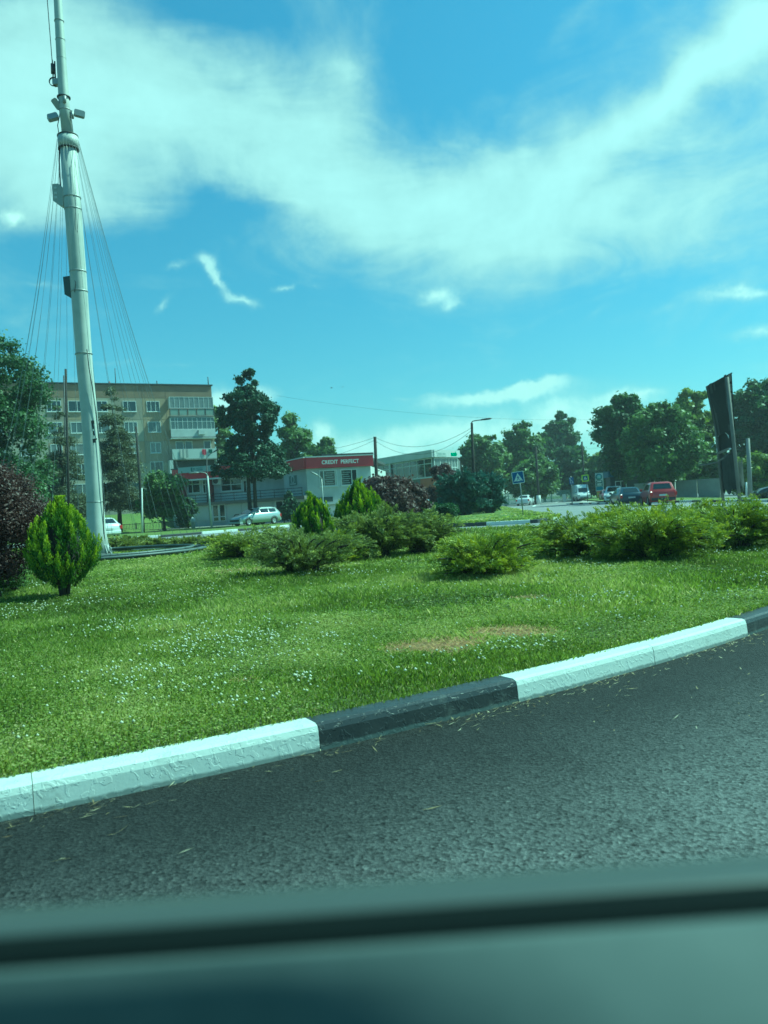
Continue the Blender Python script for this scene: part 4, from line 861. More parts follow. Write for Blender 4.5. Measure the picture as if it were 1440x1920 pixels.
bush('clipped_bush', 'round clipped green bush at the foot of the blue green junipers', 838, 945, 19, 45, 968, LF_CLIP, 47, 6000, group='clipped bushes', zc=.1, leaf=.06)

# ---- juniper: arching branches, each a feathery plume
def juniper(name, label, base, W_, H, m_, nb=34, seed=1, el=(8, 55), depth=None, per=480, leaf=.045, group='spreading junipers', asp=.16, core=.5, stemr=.02, plume=1.0, flat=.55):
    rg = np.random.default_rng(seed); nb = int(nb * 1.9); t_ = thing(name, label, 'juniper', base, group=group); C = []; A = []; S = []; VV_ = []; b_ = MB(); dp = depth or W_
    for i in range(nb):
        th = 2 * math.pi * (i * .382 + .12 * rg.random()); e_ = R(el[0] + (el[1] - el[0]) * rg.random()); ca = math.cos(th); sa = math.sin(th)
        rad = 1 / math.sqrt((ca / (W_ / 2)) ** 2 + (sa / (dp / 2)) ** 2); k = (e_ / R(el[1]))
        top = H * (.16 + .84 * rg.random() ** .75 * (.55 + .45 * k)); ln = rad * (.5 + .58 * rg.random()) * (1.08 - .35 * k ** 2)
        sw = rg.normal(0, .18) * ln; q5 = .04 + .22 * rg.random(); p0 = V(ca * rad * q5, sa * rad * q5, .02)
        P4 = [p0, V(ca * ln * .25, sa * ln * .25, top * .60), V(ca * ln * .62 - sa * sw, sa * ln * .62 + ca * sw, top * 1.10), V(ca * ln - sa * sw * 1.5, sa * ln + ca * sw * 1.5, top * (.84 + .22 * rg.random()))]
        pts = [P4[0] * (1 - q) ** 3 + P4[1] * 3 * q * (1 - q) ** 2 + P4[2] * 3 * q * q * (1 - q) + P4[3] * q ** 3 for q in [j / 9 for j in range(10)]]
        b_.tube(pts[:9], [stemr * (1 - j / 10) + .003 for j in range(9)], 5, caps=False)
        # side shoots give the plume its fingers
        P = np.array([tuple(p) for p in pts]); nf = 9; fq = core * .35 + (1 - core * .35) * np.sort(rg.random(nf)); per_f = per // nf
        for q0 in fq:
            q = q0 * 8.99; j = int(q); fr = q - j; o = P[j] * (1 - fr) + P[j + 1] * fr; tan = P[j + 1] - P[j]; tan /= np.linalg.norm(tan) + 1e-9
            sd = rg.normal(size=3) * np.array([1, 1, flat]); sd -= tan * sd.dot(tan); sd /= np.linalg.norm(sd) + 1e-9
            d = tan * (.55 + .5 * q0) + sd * .62 + np.array([0, 0, .22]); d /= np.linalg.norm(d); fl = (.20 + .17 * rg.random()) * plume * (.6 + .35 * rad) * (1.25 - .5 * q0)
            t = rg.random(per_f) ** .8; r_ = (rg.normal(0, 1, (per_f, 3)) * np.array([1, 1, .7])) * (fl * .24 * (1.15 - t))[:, None]
            pos = o + d[None] * (fl * t)[:, None] + r_; pos[:, 2] -= .10 * fl * t ** 2
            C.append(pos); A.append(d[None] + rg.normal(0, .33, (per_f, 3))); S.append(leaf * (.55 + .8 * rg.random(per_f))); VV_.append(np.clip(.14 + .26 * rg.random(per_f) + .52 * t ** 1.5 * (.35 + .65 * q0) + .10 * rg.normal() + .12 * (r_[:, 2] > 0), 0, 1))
    C = np.concatenate(C); A = np.concatenate(A); A /= np.linalg.norm(A, axis=1, keepdims=True); S = np.concatenate(S)[:, None]; vr = np.concatenate(VV_)
    C[:, 2] = np.maximum(C[:, 2], .03)
    sd_ = np.cross(A, rg.normal(size=A.shape)); sd_ /= np.linalg.norm(sd_, axis=1, keepdims=True); n_ = len(C)
    v = np.stack([C - A * S, C + sd_ * S * asp * 1.6 - A * S * .2, C + A * S * 1.1, C - sd_ * S * asp * 1.6 - A * S * .2], 1)
    link('foliage', npmesh('foliage', v.reshape(-1, 3), np.arange(n_ * 4).reshape(n_, 4), m_, np.repeat(vr, 4)), t_); b_.build('branches', M_BARKD, t_); return t_
def jpx(label, px, yb, hw, yt, seed, m_=LF_JUN, name='juniper_bush', zb=.13, dx=0, Y=None, **k):
    b0 = G(px, yb, zb) if Y is None else D(px, 950, Y); Y = b0.y if Y is None else Y; b0.z = zb; b0.x = D(px, (yb + yt) / 2, Y).x
    # the foot sits towards the front of its spread
    W_ = 2 * hw * Y / F; dpt = k.pop('depth', W_ * .8); b0.y += dpt * .3; return juniper(name, label, b0, W_, D(px, yt, b0.y).z - zb, m_, seed=seed, depth=dpt, leaf=k.pop('leaf', max(.03, Y * .0042)), **k)
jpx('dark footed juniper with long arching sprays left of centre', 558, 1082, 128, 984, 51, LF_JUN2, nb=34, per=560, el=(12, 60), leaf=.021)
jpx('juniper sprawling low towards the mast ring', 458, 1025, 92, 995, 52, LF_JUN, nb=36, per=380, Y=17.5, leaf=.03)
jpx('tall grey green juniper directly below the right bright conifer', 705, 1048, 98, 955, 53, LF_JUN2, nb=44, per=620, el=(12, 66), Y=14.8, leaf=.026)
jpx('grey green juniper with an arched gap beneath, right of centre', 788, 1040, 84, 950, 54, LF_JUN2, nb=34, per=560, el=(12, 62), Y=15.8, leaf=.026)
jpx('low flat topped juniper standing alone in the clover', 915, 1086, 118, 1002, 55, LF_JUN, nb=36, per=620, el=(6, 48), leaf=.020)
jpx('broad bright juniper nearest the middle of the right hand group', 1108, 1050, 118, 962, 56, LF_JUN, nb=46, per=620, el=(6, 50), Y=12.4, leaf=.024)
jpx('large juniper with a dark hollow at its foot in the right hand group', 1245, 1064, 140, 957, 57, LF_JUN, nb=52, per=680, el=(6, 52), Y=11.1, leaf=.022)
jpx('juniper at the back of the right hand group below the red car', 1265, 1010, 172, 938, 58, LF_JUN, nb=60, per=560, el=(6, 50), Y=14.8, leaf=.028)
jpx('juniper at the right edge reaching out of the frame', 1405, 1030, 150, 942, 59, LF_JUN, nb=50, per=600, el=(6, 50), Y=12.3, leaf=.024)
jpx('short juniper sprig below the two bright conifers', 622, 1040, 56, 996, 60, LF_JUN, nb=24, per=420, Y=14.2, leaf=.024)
for i, (px, Y, hw, yt) in enumerate(((225, 26, 34, 1011), (290, 27, 46, 1012), (345, 26, 40, 1010), (400, 25, 38, 1007), (250, 30, 30, 1008))):
    jpx(('ground hugging juniper just right of the mast foot', 'second ground hugging juniper from the mast behind the ring', 'third ground hugging juniper from the mast behind the ring', 'fourth ground hugging juniper from the mast, at the end of the ring', 'ground hugging juniper at the back, near the far kerb')[i], px, 1020, hw, yt, 70 + i, LF_JUN2, name='creeping_juniper', Y=Y, nb=30, per=300, el=(4, 40), leaf=.05, group='creeping junipers behind the mast ring')
# blue green columnar junipers on the splitter verge
for i, (px, hw, yt, Y, nb) in enumerate(((866, 41, 880, 50, 80), (917, 24, 884, 52, 55), (893, 20, 895, 55, 40))):
    b0 = D(px, 930, Y); b0.z = .16; juniper('upright_juniper', ('broad blue green upright juniper at the foot of the tall lamp', 'slim blue green upright juniper nearest the side road', 'narrow blue green juniper between the broad and the slim one')[i], b0, 2 * hw * Y / F * 1.1, D(px, yt, Y).z - .16, LF_BLUE, nb=nb, seed=80 + i, el=(30, 88), per=420, leaf=.11, group='blue green upright junipers', asp=.2, core=.15, plume=1.6, flat=1.2)
# ---- golden thuja: upright flame shaped plates
def thuja(label, base, Rr, H, seed, n=230, per=70, leaf=.02, gap=.12):
    rg = np.random.default_rng(seed); t_ = thing('golden_thuja', label, 'conifer', base, group='bright golden thujas'); C = []; A = []; VV_ = []; SS = []
    prof = lambda t: Rr * (math.sin(math.pi * min(1, (t + .12) / .52) / 2) if t < .4 else math.cos((t - .4) / .6 * math.pi / 2) ** .72)
    lump = rg.random((9, 7))
    for i in range(n):
        t0 = rg.random() ** .9 * .90; th = rg.random() * 2 * np.pi; lm = lump[int(th / (2 * np.pi) * 9) % 9, int(t0 * 7) % 7]; k = rg.random(); r_ = prof(t0) * (.62 + .30 * k + .16 * lm)
        hl = H * (.15 + .15 * rg.random()); er = np.array([math.cos(th), math.sin(th), 0]); es = np.array([-math.sin(th), math.cos(th), 0]); z0_ = gap + t0 * (H - gap) * .86
        q = rg.random(per) ** .85; wd = hl * .17 * np.sin(np.pi * np.clip(q * .86 + .14, 0, 1)) + .004; s_ = rg.normal(0, .5, per) * wd; o = rg.normal(0, .42, per) * wd; le = rg.normal(0, .10)
        inw = (prof(min(1, t0 + .12)) - prof(t0)) / .12 * (hl / H)
        P = er[None] * (r_ + q * inw * .62 + o + q * hl * .07)[:, None] + es[None] * (s_ + le * q * hl)[:, None]; P[:, 2] = z0_ + q * hl
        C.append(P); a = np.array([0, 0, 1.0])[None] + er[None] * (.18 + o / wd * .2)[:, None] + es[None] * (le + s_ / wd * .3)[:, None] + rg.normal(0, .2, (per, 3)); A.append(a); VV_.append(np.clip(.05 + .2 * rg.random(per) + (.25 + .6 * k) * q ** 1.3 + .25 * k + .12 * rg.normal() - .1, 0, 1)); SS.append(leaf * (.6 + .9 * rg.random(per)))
    C = np.concatenate(C); A = np.concatenate(A); A /= np.linalg.norm(A, axis=1, keepdims=True); S = np.concatenate(SS)[:, None]; C[:, 2] = np.minimum(C[:, 2], H * 1.04)
    sd_ = np.cross(A, rg.normal(size=A.shape)); sd_ /= np.linalg.norm(sd_, axis=1, keepdims=True); m2 = len(C)
    v = np.stack([C - A * S, C + sd_ * S * .38, C + A * S * 1.15, C - sd_ * S * .38], 1)
    link('foliage', npmesh('foliage', v.reshape(-1, 3), np.arange(m2 * 4).reshape(m2, 4), LF_THUJA, np.repeat(np.concatenate(VV_), 4)), t_)
    b_ = MB(); 
    for k in range(4): b_.tube([(.03 * math.cos(k * 1.6), .03 * math.sin(k * 1.6), -.05), (.07 * math.cos(k * 1.6), .07 * math.sin(k * 1.6), gap + .1), (Rr * .4 * math.cos(k * 1.6), Rr * .4 * math.sin(k * 1.6), H * .5), (Rr * .2 * math.cos(k * 1.6), Rr * .2 * math.sin(k * 1.6), H * .85)], [.035, .03, .02, .006], 6)
    # solid twiggy core
    b_.lathe([(0, gap + .05)] + [(prof(q) * .55, gap + q * (H - gap) * .9) for q in (.05, .15, .3, .5, .7, .85)] + [(0, gap + (H - gap) * .92)], n=12)
    b_.build('trunk', M_BARKD, t_); return t_
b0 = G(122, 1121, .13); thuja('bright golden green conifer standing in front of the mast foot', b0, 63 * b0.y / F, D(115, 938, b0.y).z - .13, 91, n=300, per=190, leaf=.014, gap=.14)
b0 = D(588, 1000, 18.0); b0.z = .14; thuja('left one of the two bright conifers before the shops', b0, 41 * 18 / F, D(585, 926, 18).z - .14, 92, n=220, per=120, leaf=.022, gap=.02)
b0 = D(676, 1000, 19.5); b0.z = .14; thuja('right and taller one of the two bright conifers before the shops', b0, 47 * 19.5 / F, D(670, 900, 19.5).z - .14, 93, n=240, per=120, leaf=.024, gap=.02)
# ================================================================ MAST AND ITS RING
M_MAST = mat('mast_paint', (.46, .47, .44), .55, noise=(1.1, .85, (.31, .33, .30)), bump=(3, .15, .02), spec=.5)
M_STEEL = mat('galvanised', (.30, .31, .30), .5, metal=.5)
M_BLACK = mat('black_rubber', (.02, .02, .022), .5)
M_STR = mat('light_string_grey', (.10, .12, .12), .6)
M_CABLE = mat('cable_grey', (.10, .105, .105), .6)
MY = 22.4
mb0 = G(186, 1046, .14); MY = mb0.y
mast = thing('mast', 'tall white painted steel mast rising out of the frame, strung with cables to a ring', 'mast', mb0)
axis = [(184, 1046), (181, 1000), (177.5, 930), (167.5, 780), (159, 690), (152.5, 600), (146, 510), (137.5, 400), (127.5, 262)]
axis2 = [(127.5, 262), (120, 190), (115, 110), (108.5, 0), (98, -140), (84, -330)]
def mw(px, py, dy=0.0): return D(px, py, MY + dy)
b_ = MB(); A1 = [mw(*p) for p in axis]; A1[0] = Vector(mb0); A1[0].z = .0
b_.tube(A1, [.36, .275, .235, .228, .228, .232, .236, .236, .238], 28); shaft = b_.build('shaft', M_MAST, mast, True)
b_ = MB(); A2 = [mw(*p) for p in axis2]; b_.tube(A2, [.16, .15, .135, .115, .10, .08], 22); b_.build('upper_shaft', M_MAST, mast, True)
def axis_at(py, ax=axis + axis2[1:]):
    for (x0, y0), (x1, y1) in zip(ax, ax[1:]):
        if y0 >= py >= y1: t = (y0 - py) / max(1e-6, (y0 - y1)); return x0 + (x1 - x0) * t
    return ax[-1][0]
def band(py, r, h, name, m_, off_=.0):
    p = mw(axis_at(py), py); q = mw(axis_at(py - 6), py - 6); d = (q - p).normalized(); b_ = MB(); b_.tube([p - d * h / 2, p + d * h / 2], r, 26); return b_.build(name, m_, mast, True)
for py in (371, 393, 510, 547, 664, 941): band(py, .246 if py > 390 else .25, .035 if py != 664 else .025, 'band', M_STEEL)
band(268, .285, .34, 'collar', M_MAST); band(256, .297, .03, 'band', M_DKMET); band(280, .297, .03, 'band', M_DKMET)
band(183, .19, .035, 'band', M_DKMET); band(207, .165, .025, 'band', M_STEEL)
for py in (110, 75, 40): band(py, .138, .015, 'band', M_STEEL)
b_ = MB(); b_.lathe([(0, .0), (.40, .0), (.40, .10), (.34, .14), (0, .14)], c=(0, 0, 0), n=24); b_.build('base_flange', mat('dark_base', (.07, .08, .075), .7), mast)
for k in range(8):
    b_ = MB(); t = k * math.pi / 4 + .2; b_.prism([V(math.cos(t) * .29, math.sin(t) * .29, .14), V(math.cos(t) * .39, math.sin(t) * .39, .14), V(math.cos(t) * .25, math.sin(t) * .25, .5)], (-math.sin(t) * .02, math.cos(t) * .02, 0)); b_.build('gusset', M_MAST, mast)
# peeled black remains of a poster or reflector strip
b_ = MB()
for (px, py, w_, h_) in ((172.5, 791, .09, .10), (173, 799, .05, .16), (174.5, 812, .035, .14), (175, 826, .08, .12), (176.5, 823, .1, .04)):
    c_ = mw(px, py, -.236); c_.y = MY - math.sqrt(max(.001, .236 ** 2 - (c_.x - mw(axis_at(py), py).x) ** 2)) - .006; b_.box(-w_ / 2, -.004, -h_ / 2, w_ / 2, .004, h_ / 2, T=Matrix.Translation(c_) @ Matrix.Rotation(R(14), 4, 'Z') @ Matrix.Rotation(R(-7), 4, 'Y'))
b_.build('tape', M_BLACK, mast, True)
# cables running up the mast
def wire(name, pts, r, m_, par, n=6, world=True): b_ = MB(); b_.tube(pts, r, n); return b_.build(name, m_, par, world)
wire('cable', [mw(199, 1042, -.12), mw(197, 1020, -.12), mw(194, 985, -.1), mw(193.5, 930, -.1), mw(190, 860, -.1), mw(183, 800, -.12), mw(176, 745, -.18), mw(167, 690, -.22), mw(163, 655, -.24)], .014, M_BLACK, mast)
wire('conduit', [mw(200, 1030, .02), mw(196, 1000, .0), mw(192, 930, 0), mw(181.5, 775, .0), mw(173, 700, .02)], .022, M_MAST, mast)
wire('cable', [mw(112, 262, -.05), mw(108, 235, -.05), mw(112, 215, -.04), mw(112, 180, -.04), mw(109, 120, -.03), mw(106, 60, -.02), mw(103.5, -10, 0), mw(95, -140, 0)], .012, M_BLACK, mast)
wire('cable', [mw(112, 262, -.08), mw(111, 300, -.05), mw(113, 345, .02), mw(116, 372, .02)], .02, M_BLACK, mast)
wire('cable', [mw(133, 215, -.05), mw(136, 240, -.05), mw(139, 262, -.08)], .009, M_CABLE, mast)
wire('cable', [mw(140, 300, -.22), mw(141, 380, -.23), mw(142, 430, -.235), mw(145, 435, -.235), mw(147, 400, -.2)], .006, M_CABLE, mast)
wire('halyard', [mw(98, 118), mw(95, 80), mw(91, 30), mw(87, -20), mw(80, -140)], .011, M_BLACK, mast)
b_ = MB(); b_.tube([mw(98, 112), mw(100, 150)], .018, 6); b_.tube([mw(102.5, 115), mw(104, 152)], .022, 8); b_.build('pulley_arm', M_DKMET, mast, True)
b_ = MB(); b_.tube([mw(98.5, 120), mw(99, 138)], .055, 8); b_.build('insulator', M_DKMET, mast, True)
b_ = MB(); c_ = mw(100.5, 153); T_ = Matrix.Translation(c_) @ Matrix.Rotation(R(90), 4, 'X'); b_.lathe([(.115, -.02), (.135, -.02), (.135, .02), (.115, .02), (.115, -.02)], T=T_, n=20); b_.tube([mw(101, 153), mw(112, 157)], .035, 8); b_.build('pulley', M_DKMET, mast, True)
b_ = MB(); c_ = mw(106, 155); b_.box(-.09, -.09, -.08, .09, .09, .08, T=Matrix.Translation(c_)); b_.build('motor_box', M_STEEL, mast, True)
# power boxes: the pale one and the dark one
def mbox(name, corners, dy, m_, lid=None):
    b_ = MB(); front = [mw(*c, -.05) for c in corners]; b_.prism(front, (.03, dy, 0)); return b_.build(name, m_, mast, True)
mbox('junction_box', [(97.5, 345), (109, 344), (119, 354), (119, 386), (112, 385), (99, 376)], .34, mat('box_pale', (.34, .36, .34), .5))
b_ = MB()
for px, py in ((103.5, 352), (104, 362), (104.5, 370)): b_.box(-.04, -.01, -.035, .04, 0, .035, T=Matrix.Translation(mw(px, py, -.052)))
b_.build('junction_label', M_WALLG, mast, True)
mbox('junction_box', [(118, 519), (131, 517), (135, 560), (121, 552)], .36, mat('box_dark', (.045, .06, .06), .5))
wire('cable', [mw(120, 345), mw(117, 335), mw(115, 300)], .012, M_BLACK, mast); wire('cable', [mw(131, 518), mw(137, 519, -.2), mw(142, 530, -.24), mw(140, 548, -.24)], .009, M_BLACK, mast)
# floodlights
def flood(px, py, ax, ay, ang, name='floodlight'):
    b_ = MB(); T_ = Matrix.Translation(mw(px, py, -.1)) @ Matrix.Rotation(R(ang), 4, 'Y') @ Matrix.Rotation(R(25), 4, 'Z'); b_.box(-.15, -.06, -.085, .15, .10, .085, bev=.03, T=T_)
    o_ = b_.build(name, M_STEEL, mast, True); g_ = MB(); g_.box(-.12, -.075, -.065, .12, -.062, .065, T=T_); g_.build('lens', M_GLASSL, o_, True); g_ = MB(); g_.tube([mw(px, py, -.05), mw((px + ax) / 2, py + 4, -.02), mw(ax, ay, 0)], .022, 6); g_.build('bracket', M_STEEL, o_, True)
flood(149, 213, 128, 214, 8); flood(99, 219, 116, 213, -28); flood(106, 195, 118, 196, 60)
b_ = MB(); b_.tube([mw(135, 208), mw(136, 222)], .045, 8); b_.build('sensor', M_STEEL, mast, True)
b_ = MB(); b_.tube([mw(121, 180, -.17), mw(121, 192, -.17)], .05, 8); b_.build('sensor', M_STEEL, mast, True)
# lower pulley box and winch at the foot
b_ = MB(); b_.tube([mw(200, 1022, -.1), mw(203, 1032, -.1), mw(204, 1036, -.1)], [.06, .055, .05], 8); b_.build('winch', M_MAST, mast, True)
b_ = MB(); c_ = mw(205.5, 1029, -.1); b_.lathe([(.045, -.012), (.062, -.012), (.062, .012), (.045, .012), (.045, -.012)], T=Matrix.Translation(c_) @ Matrix.Rotation(R(90), 4, 'X'), n=16); b_.build('winch_handle', M_MAST, mast, True)
b_ = MB(); b_.prism([mw(201, 1035, -.05), mw(206, 1033, -.05), mw(213, 1046, -.05), mw(208, 1047, -.05)], (0, .08, 0)); b_.build('brace', M_STEEL, mast, True)
# ring and the strings of light cables
RR_ = 3.15; rc_ = Vector((mb0.x, mb0.y, 0)); gz = .13
ring = thing('ring_frame', 'low dark metal double ring on the grass round the foot of the mast', 'ring', (rc_.x, rc_.y, gz))
def circ(r_, z, n=72): return [V(r_ * math.cos(2 * math.pi * k / n), r_ * math.sin(2 * math.pi * k / n), z) for k in range(n + 1)]
M_RING = mat('ring_steel', (.06, .075, .07), .5, noise=(3, .6, (.14, .16, .15)))
for r_, z, nm in ((RR_, .13, 'outer_rail'), (RR_ - .42, .17, 'inner_rail')):
    b_ = MB(); b_.tube(circ(r_, z), .045, 6, caps=False); b_.build(nm, M_RING, ring)
b_ = MB(); P_ = [(RR_ - .03, -.02), (RR_ - .03, .09), (RR_ - .06, .09), (RR_ - .06, -.02)]; b_.lathe(P_ + [P_[0]], n=72); b_.build('skirt', mat('ring_skirt', (.16, .19, .18), .6, noise=(2, .7, (.08, .10, .09))), ring)
for k in range(12):
    t = k * math.pi / 6 + .1; b_ = MB(); b_.tube([V(RR_ * math.cos(t), RR_ * math.sin(t), -.05), V(RR_ * math.cos(t), RR_ * math.sin(t), .12)], .03, 6); b_.tube([V((RR_ - .42) * math.cos(t), (RR_ - .42) * math.sin(t), .17), V(RR_ * math.cos(t), RR_ * math.sin(t), .13)], .02, 5); b_.build('support', M_RING, ring)
ctop = mw(127.5, 264); nst = 26
for k in range(nst):
    t = 2 * math.pi * (k + .35) / nst; p = ctop + V(math.cos(t), math.sin(t), 0) * .30; q = V(rc_.x + RR_ * math.cos(t), rc_.y + RR_ * math.sin(t), gz + .13)
    pts = [p.lerp(q, j / 10) - V(0, 0, .14 * math.sin(math.pi * j / 10)) + V(math.cos(t), math.sin(t), 0) * (-.16 * math.sin(math.pi * j / 10)) for j in range(11)]
    wire('light_string', pts, .0042, M_STR, mast, 4)

# ================================================================ POLES, LAMPS, SIGNS
M_POLE = mat('pole_concrete', (.24, .24, .22), .85, noise=(3, .5, (.17, .17, .16)))
M_POLED = mat('pole_dark', (.05, .045, .04), .9, noise=(4, .5, (.035, .03, .027)), spec=.15)
M_WASH = mat('limewash', (.60, .61, .58), .8)
def pole(name, label, px0, py0, px1, py1, Y, r0, r1, m_, zb=.0, base=None, arm=None, group='poles and lamps round the roundabout'):
    """foot (px0,py0) and top (px1,py1) as seen at depth Y"""
    f_ = D(px0, py0, Y); f_.z = zb; t_ = D(px1, py1, Y); th_ = thing(name, label, 'street lamp' if arm else 'pole', f_, group=group)
    b_ = MB(); tp = t_ - f_; b_.tube([V(0, 0, -.1), tp * .5, tp], [r0, (r0 + r1) / 2, r1], 8); b_.build('shaft', m_, th_)
    if base: b_ = MB(); b_.tube([V(0, 0, -.05), tp * base], [r0 * base_k, r0 * base_k], 8); b_.build('painted_base', M_WASH, th_)
    if arm:
        pts = [D(*q, Y) - f_ for q in arm]; b_ = MB(); b_.tube(pts, r1 * .45, 6); b_.build('arm', m_, th_)
        e_ = pts[-1]; d_ = (pts[-1] - pts[-2]).normalized(); b_ = MB(); b_.tube([e_ - d_ * .1, e_ + d_ * .15, e_ + d_ * .55, e_ + d_ * .7], [r1 * .5, .065, .07, .03], 8); b_.build('lamp_head', M_DKMET if m_ is not M_MASTP else M_STEEL, th_)
    return th_
base_k = 1.45; M_MASTP = mat('lamp_pole_pale', (.42, .44, .42), .5)
pole('utility_pole', 'dark slim utility pole left of the mast standing above the apartment roof', 129, 985, 123, 692, 58, .12, .085, M_POLED, .15)
pole('utility_pole', 'thinner steel pole paired with the dark pole left of the mast', 124, 985, 119.5, 704, 60, .06, .05, M_DKMET, .15)
pole('utility_pole', 'dark leaning pole with pale painted foot between the larch and the round tree', 269, 1000, 255, 800, 61, .13, .09, M_POLED, .15)
pole('marker_post', 'thin pale painted post directly beside the dark leaning pole', 267, 1003, 266, 915, 59.5, .09, .05, M_WASH, .15)
pole('street_lamp', 'pale curved arm street lamp in front of the shops', 397, 987, 389, 892, 62, .085, .07, M_MASTP, .15, arm=[(389, 894), (388, 889), (384.5, 886.5), (379, 885.5), (370, 886)])
pole('street_lamp', 'dark lamp with raised arm in front of the apartment balconies', 389, 975, 387.5, 858, 80, .07, .05, M_DKMET, .3, arm=[(387.5, 860), (388, 857), (392, 853), (400, 848)])
pole('street_lamp', 'small pale lamp with short arm in front of the CREDIT PERFECT wall', 608, 975, 603, 898, 66, .05, .045, M_MASTP, .15, arm=[(603, 900), (602.4, 896), (600, 893.5), (596, 891.5)])
pole('utility_pole', 'grey concrete pole between the red fascia and the glass building', 708, 960, 703, 819, 68, .17, .13, M_POLED, 0)
pole('street_lamp', 'tall lamp post with long arm above the blue green junipers', 890, 945, 884.5, 793, 56, .13, .085, M_POLED, .16, arm=[(884.5, 798), (884.3, 792), (887, 789.5), (897, 788), (904, 787)])
o_ = pole('utility_pole', 'dark pole with white painted foot beside the small white saloon', 1010, 938, 1004.5, 838, 104, .20, .14, M_POLED, 0, base=.16); 
pole('utility_pole', 'dark pole above the white van', 1096, 925, 1091, 828, 118, .18, .13, M_POLED, 0)
pole('utility_pole', 'grey concrete pole right of the old hoarding', 1407, 930, 1402, 822, 60, .19, .15, M_POLE, .2)
pole('marker_post', 'short white post beside the grey pole at the right edge', 1399.5, 928, 1399, 904, 58, .07, .07, M_WASH, .2)
# overhead wires
M_W = mat('overhead_wire', (.04, .05, .05), .7)
def sag(name, label, a, b, s_, r_=.013):
    A = D(*a); B_ = D(*b); pts = [A.lerp(B_, j / 16) - V(0, 0, s_ * 4 * (j / 16) * (1 - j / 16)) for j in range(17)]; b_ = MB(); b_.tube(pts, r_, 4); tag(b_.build(name, M_W), label, 'wire', 'overhead wires')
sag('overhead_wire', 'upper sagging wire from the grey pole to the tall lamp post', (703, 820, 68), (884.5, 802, 56), 1.1)
sag('overhead_wire', 'lower sagging wire from the grey pole to the tall lamp post', (703, 826, 68), (884.5, 807, 56), 1.5)
sag('overhead_wire', 'wire dropping left from the grey pole towards the pine', (703, 820, 68), (470, 838, 80), .9)
sag('overhead_wire', 'second wire dropping left from the grey pole behind the shop roof', (703, 825, 68), (480, 850, 84), 1.2)
sag('overhead_wire', 'long high wire crossing the sky above the trees on the right', (520, 742, 110), (1240, 782, 118), 1.6, .011)
sag('overhead_wire', 'wire running right from the poplar trees to the wide crowned tree', (1006, 845, 104), (1200, 823, 120), .6)
# pedestrian crossing signs
M_BLUE = mat('sign_blue', (.01, .06, .22), .4); M_SW = mat('sign_white', (.62, .64, .62), .45); M_YG = mat('sign_yellow_green', (.50, .62, .02), .45)
def sign_T(p, rz, tilt=0): return Matrix.Translation(p) @ Matrix.Rotation(rz, 4, 'Z') @ Matrix.Rotation(tilt, 4, 'Y')
def plate(par, name, w_, h_, m_, T_, y0, y1, cut=.03): b_ = MB(); b_.box(-w_ / 2, y0, -h_ / 2, w_ / 2, y1, h_ / 2, bev=cut, T=T_); return b_.build(name, m_, par)
def ped(par, T_, k, y0):
    b_ = MB(); tri = [V(-.36 * k, 0, -.30 * k), V(.36 * k, 0, -.30 * k), V(0, 0, .36 * k)]; b_.prism([T_ @ (v + V(0, y0, 0)) for v in tri], T_.to_3x3() @ V(0, .006, 0)); tr = b_.build('triangle', M_SW, par)
    b_ = MB(); e = T_.to_3x3() @ V(0, .006, 0)
    def bar(x0, z0, x1, z1, w_): 
        d = V(x1 - x0, 0, z1 - z0).normalized(); n_ = V(-d.z, 0, d.x) * w_ / 2; o = V(0, y0 - .008, 0)
        b_.prism([T_ @ (V(x0, 0, z0) - n_ + o), T_ @ (V(x1, 0, z1) - n_ + o), T_ @ (V(x1, 0, z1) + n_ + o), T_ @ (V(x0, 0, z0) + n_ + o)], e)
    bar(.0, .16 * k, .0, .10 * k, .06 * k); bar(0, .09 * k, -.01 * k, -.06 * k, .075 * k); bar(-.01 * k, -.06 * k, -.10 * k, -.22 * k, .045 * k); bar(0, -.06 * k, .10 * k, -.21 * k, .045 * k); bar(0, .06 * k, .10 * k, -.04 * k, .035 * k); bar(0, .06 * k, -.10 * k, -.02 * k, .035 * k)
    for q in (-.24, -.16, .18, .26): bar(q * k, -.29 * k, q * k * .93, -.24 * k, .05 * k)
    b_.build('pedestrian_symbol', M_BLUE, tr)
Ys = 46; f0 = G(981, 966, .2); Ys = f0.y; ps = thing('crossing_sign', 'blue pedestrian crossing sign on a leaning grey post on the splitter verge', 'sign', f0, group='pedestrian crossing signs')
tp_ = D(972, 884, Ys) - f0; b_ = MB(); b_.tube([V(0, 0, -.1), tp_ * .55 + V(.02, 0, 0), tp_ * .98], .032, 8); b_.build('post', M_STEEL, ps)
T_ = sign_T(D(971.3, 895.3, Ys - .06) - f0, R(-12), R(-5)); k_ = .66; plate(ps, 'sign_panel', k_ * .98, k_ * .98, M_SW, T_, 0, .02); plate(ps, 'sign_face', k_ * .88, k_ * .88, M_BLUE, T_, -.006, -.001); ped(ps, T_, k_, -.013)
Y2 = 97; f0 = D(1102, 941, Y2); f0.z = .0; ps = thing('crossing_sign', 'pedestrian crossing sign with yellow green border above the white van', 'sign', f0, group='pedestrian crossing signs')
tp_ = D(1099, 890, Y2) - f0; b_ = MB(); b_.tube([V(0, 0, -.1), tp_], .05, 8); b_.build('post', M_DKMET, ps)
T_ = sign_T(D(1097.3, 896.5, Y2 - .1) - f0, R(-14), R(-3)); plate(ps, 'sign_panel', .86, .86, M_YG, T_, 0, .03); plate(ps, 'sign_face', .60, .60, mat('sign_blue_dull', (.02, .08, .14), .4), T_, -.006, -.001); ped(ps, T_, .58, -.013)
Y2 = 108; f0 = D(1073, 935, Y2); f0.z = 0; ps = thing('lane_sign', 'blue sign with white merging arrows on a thin post left of the white van', 'sign', f0)
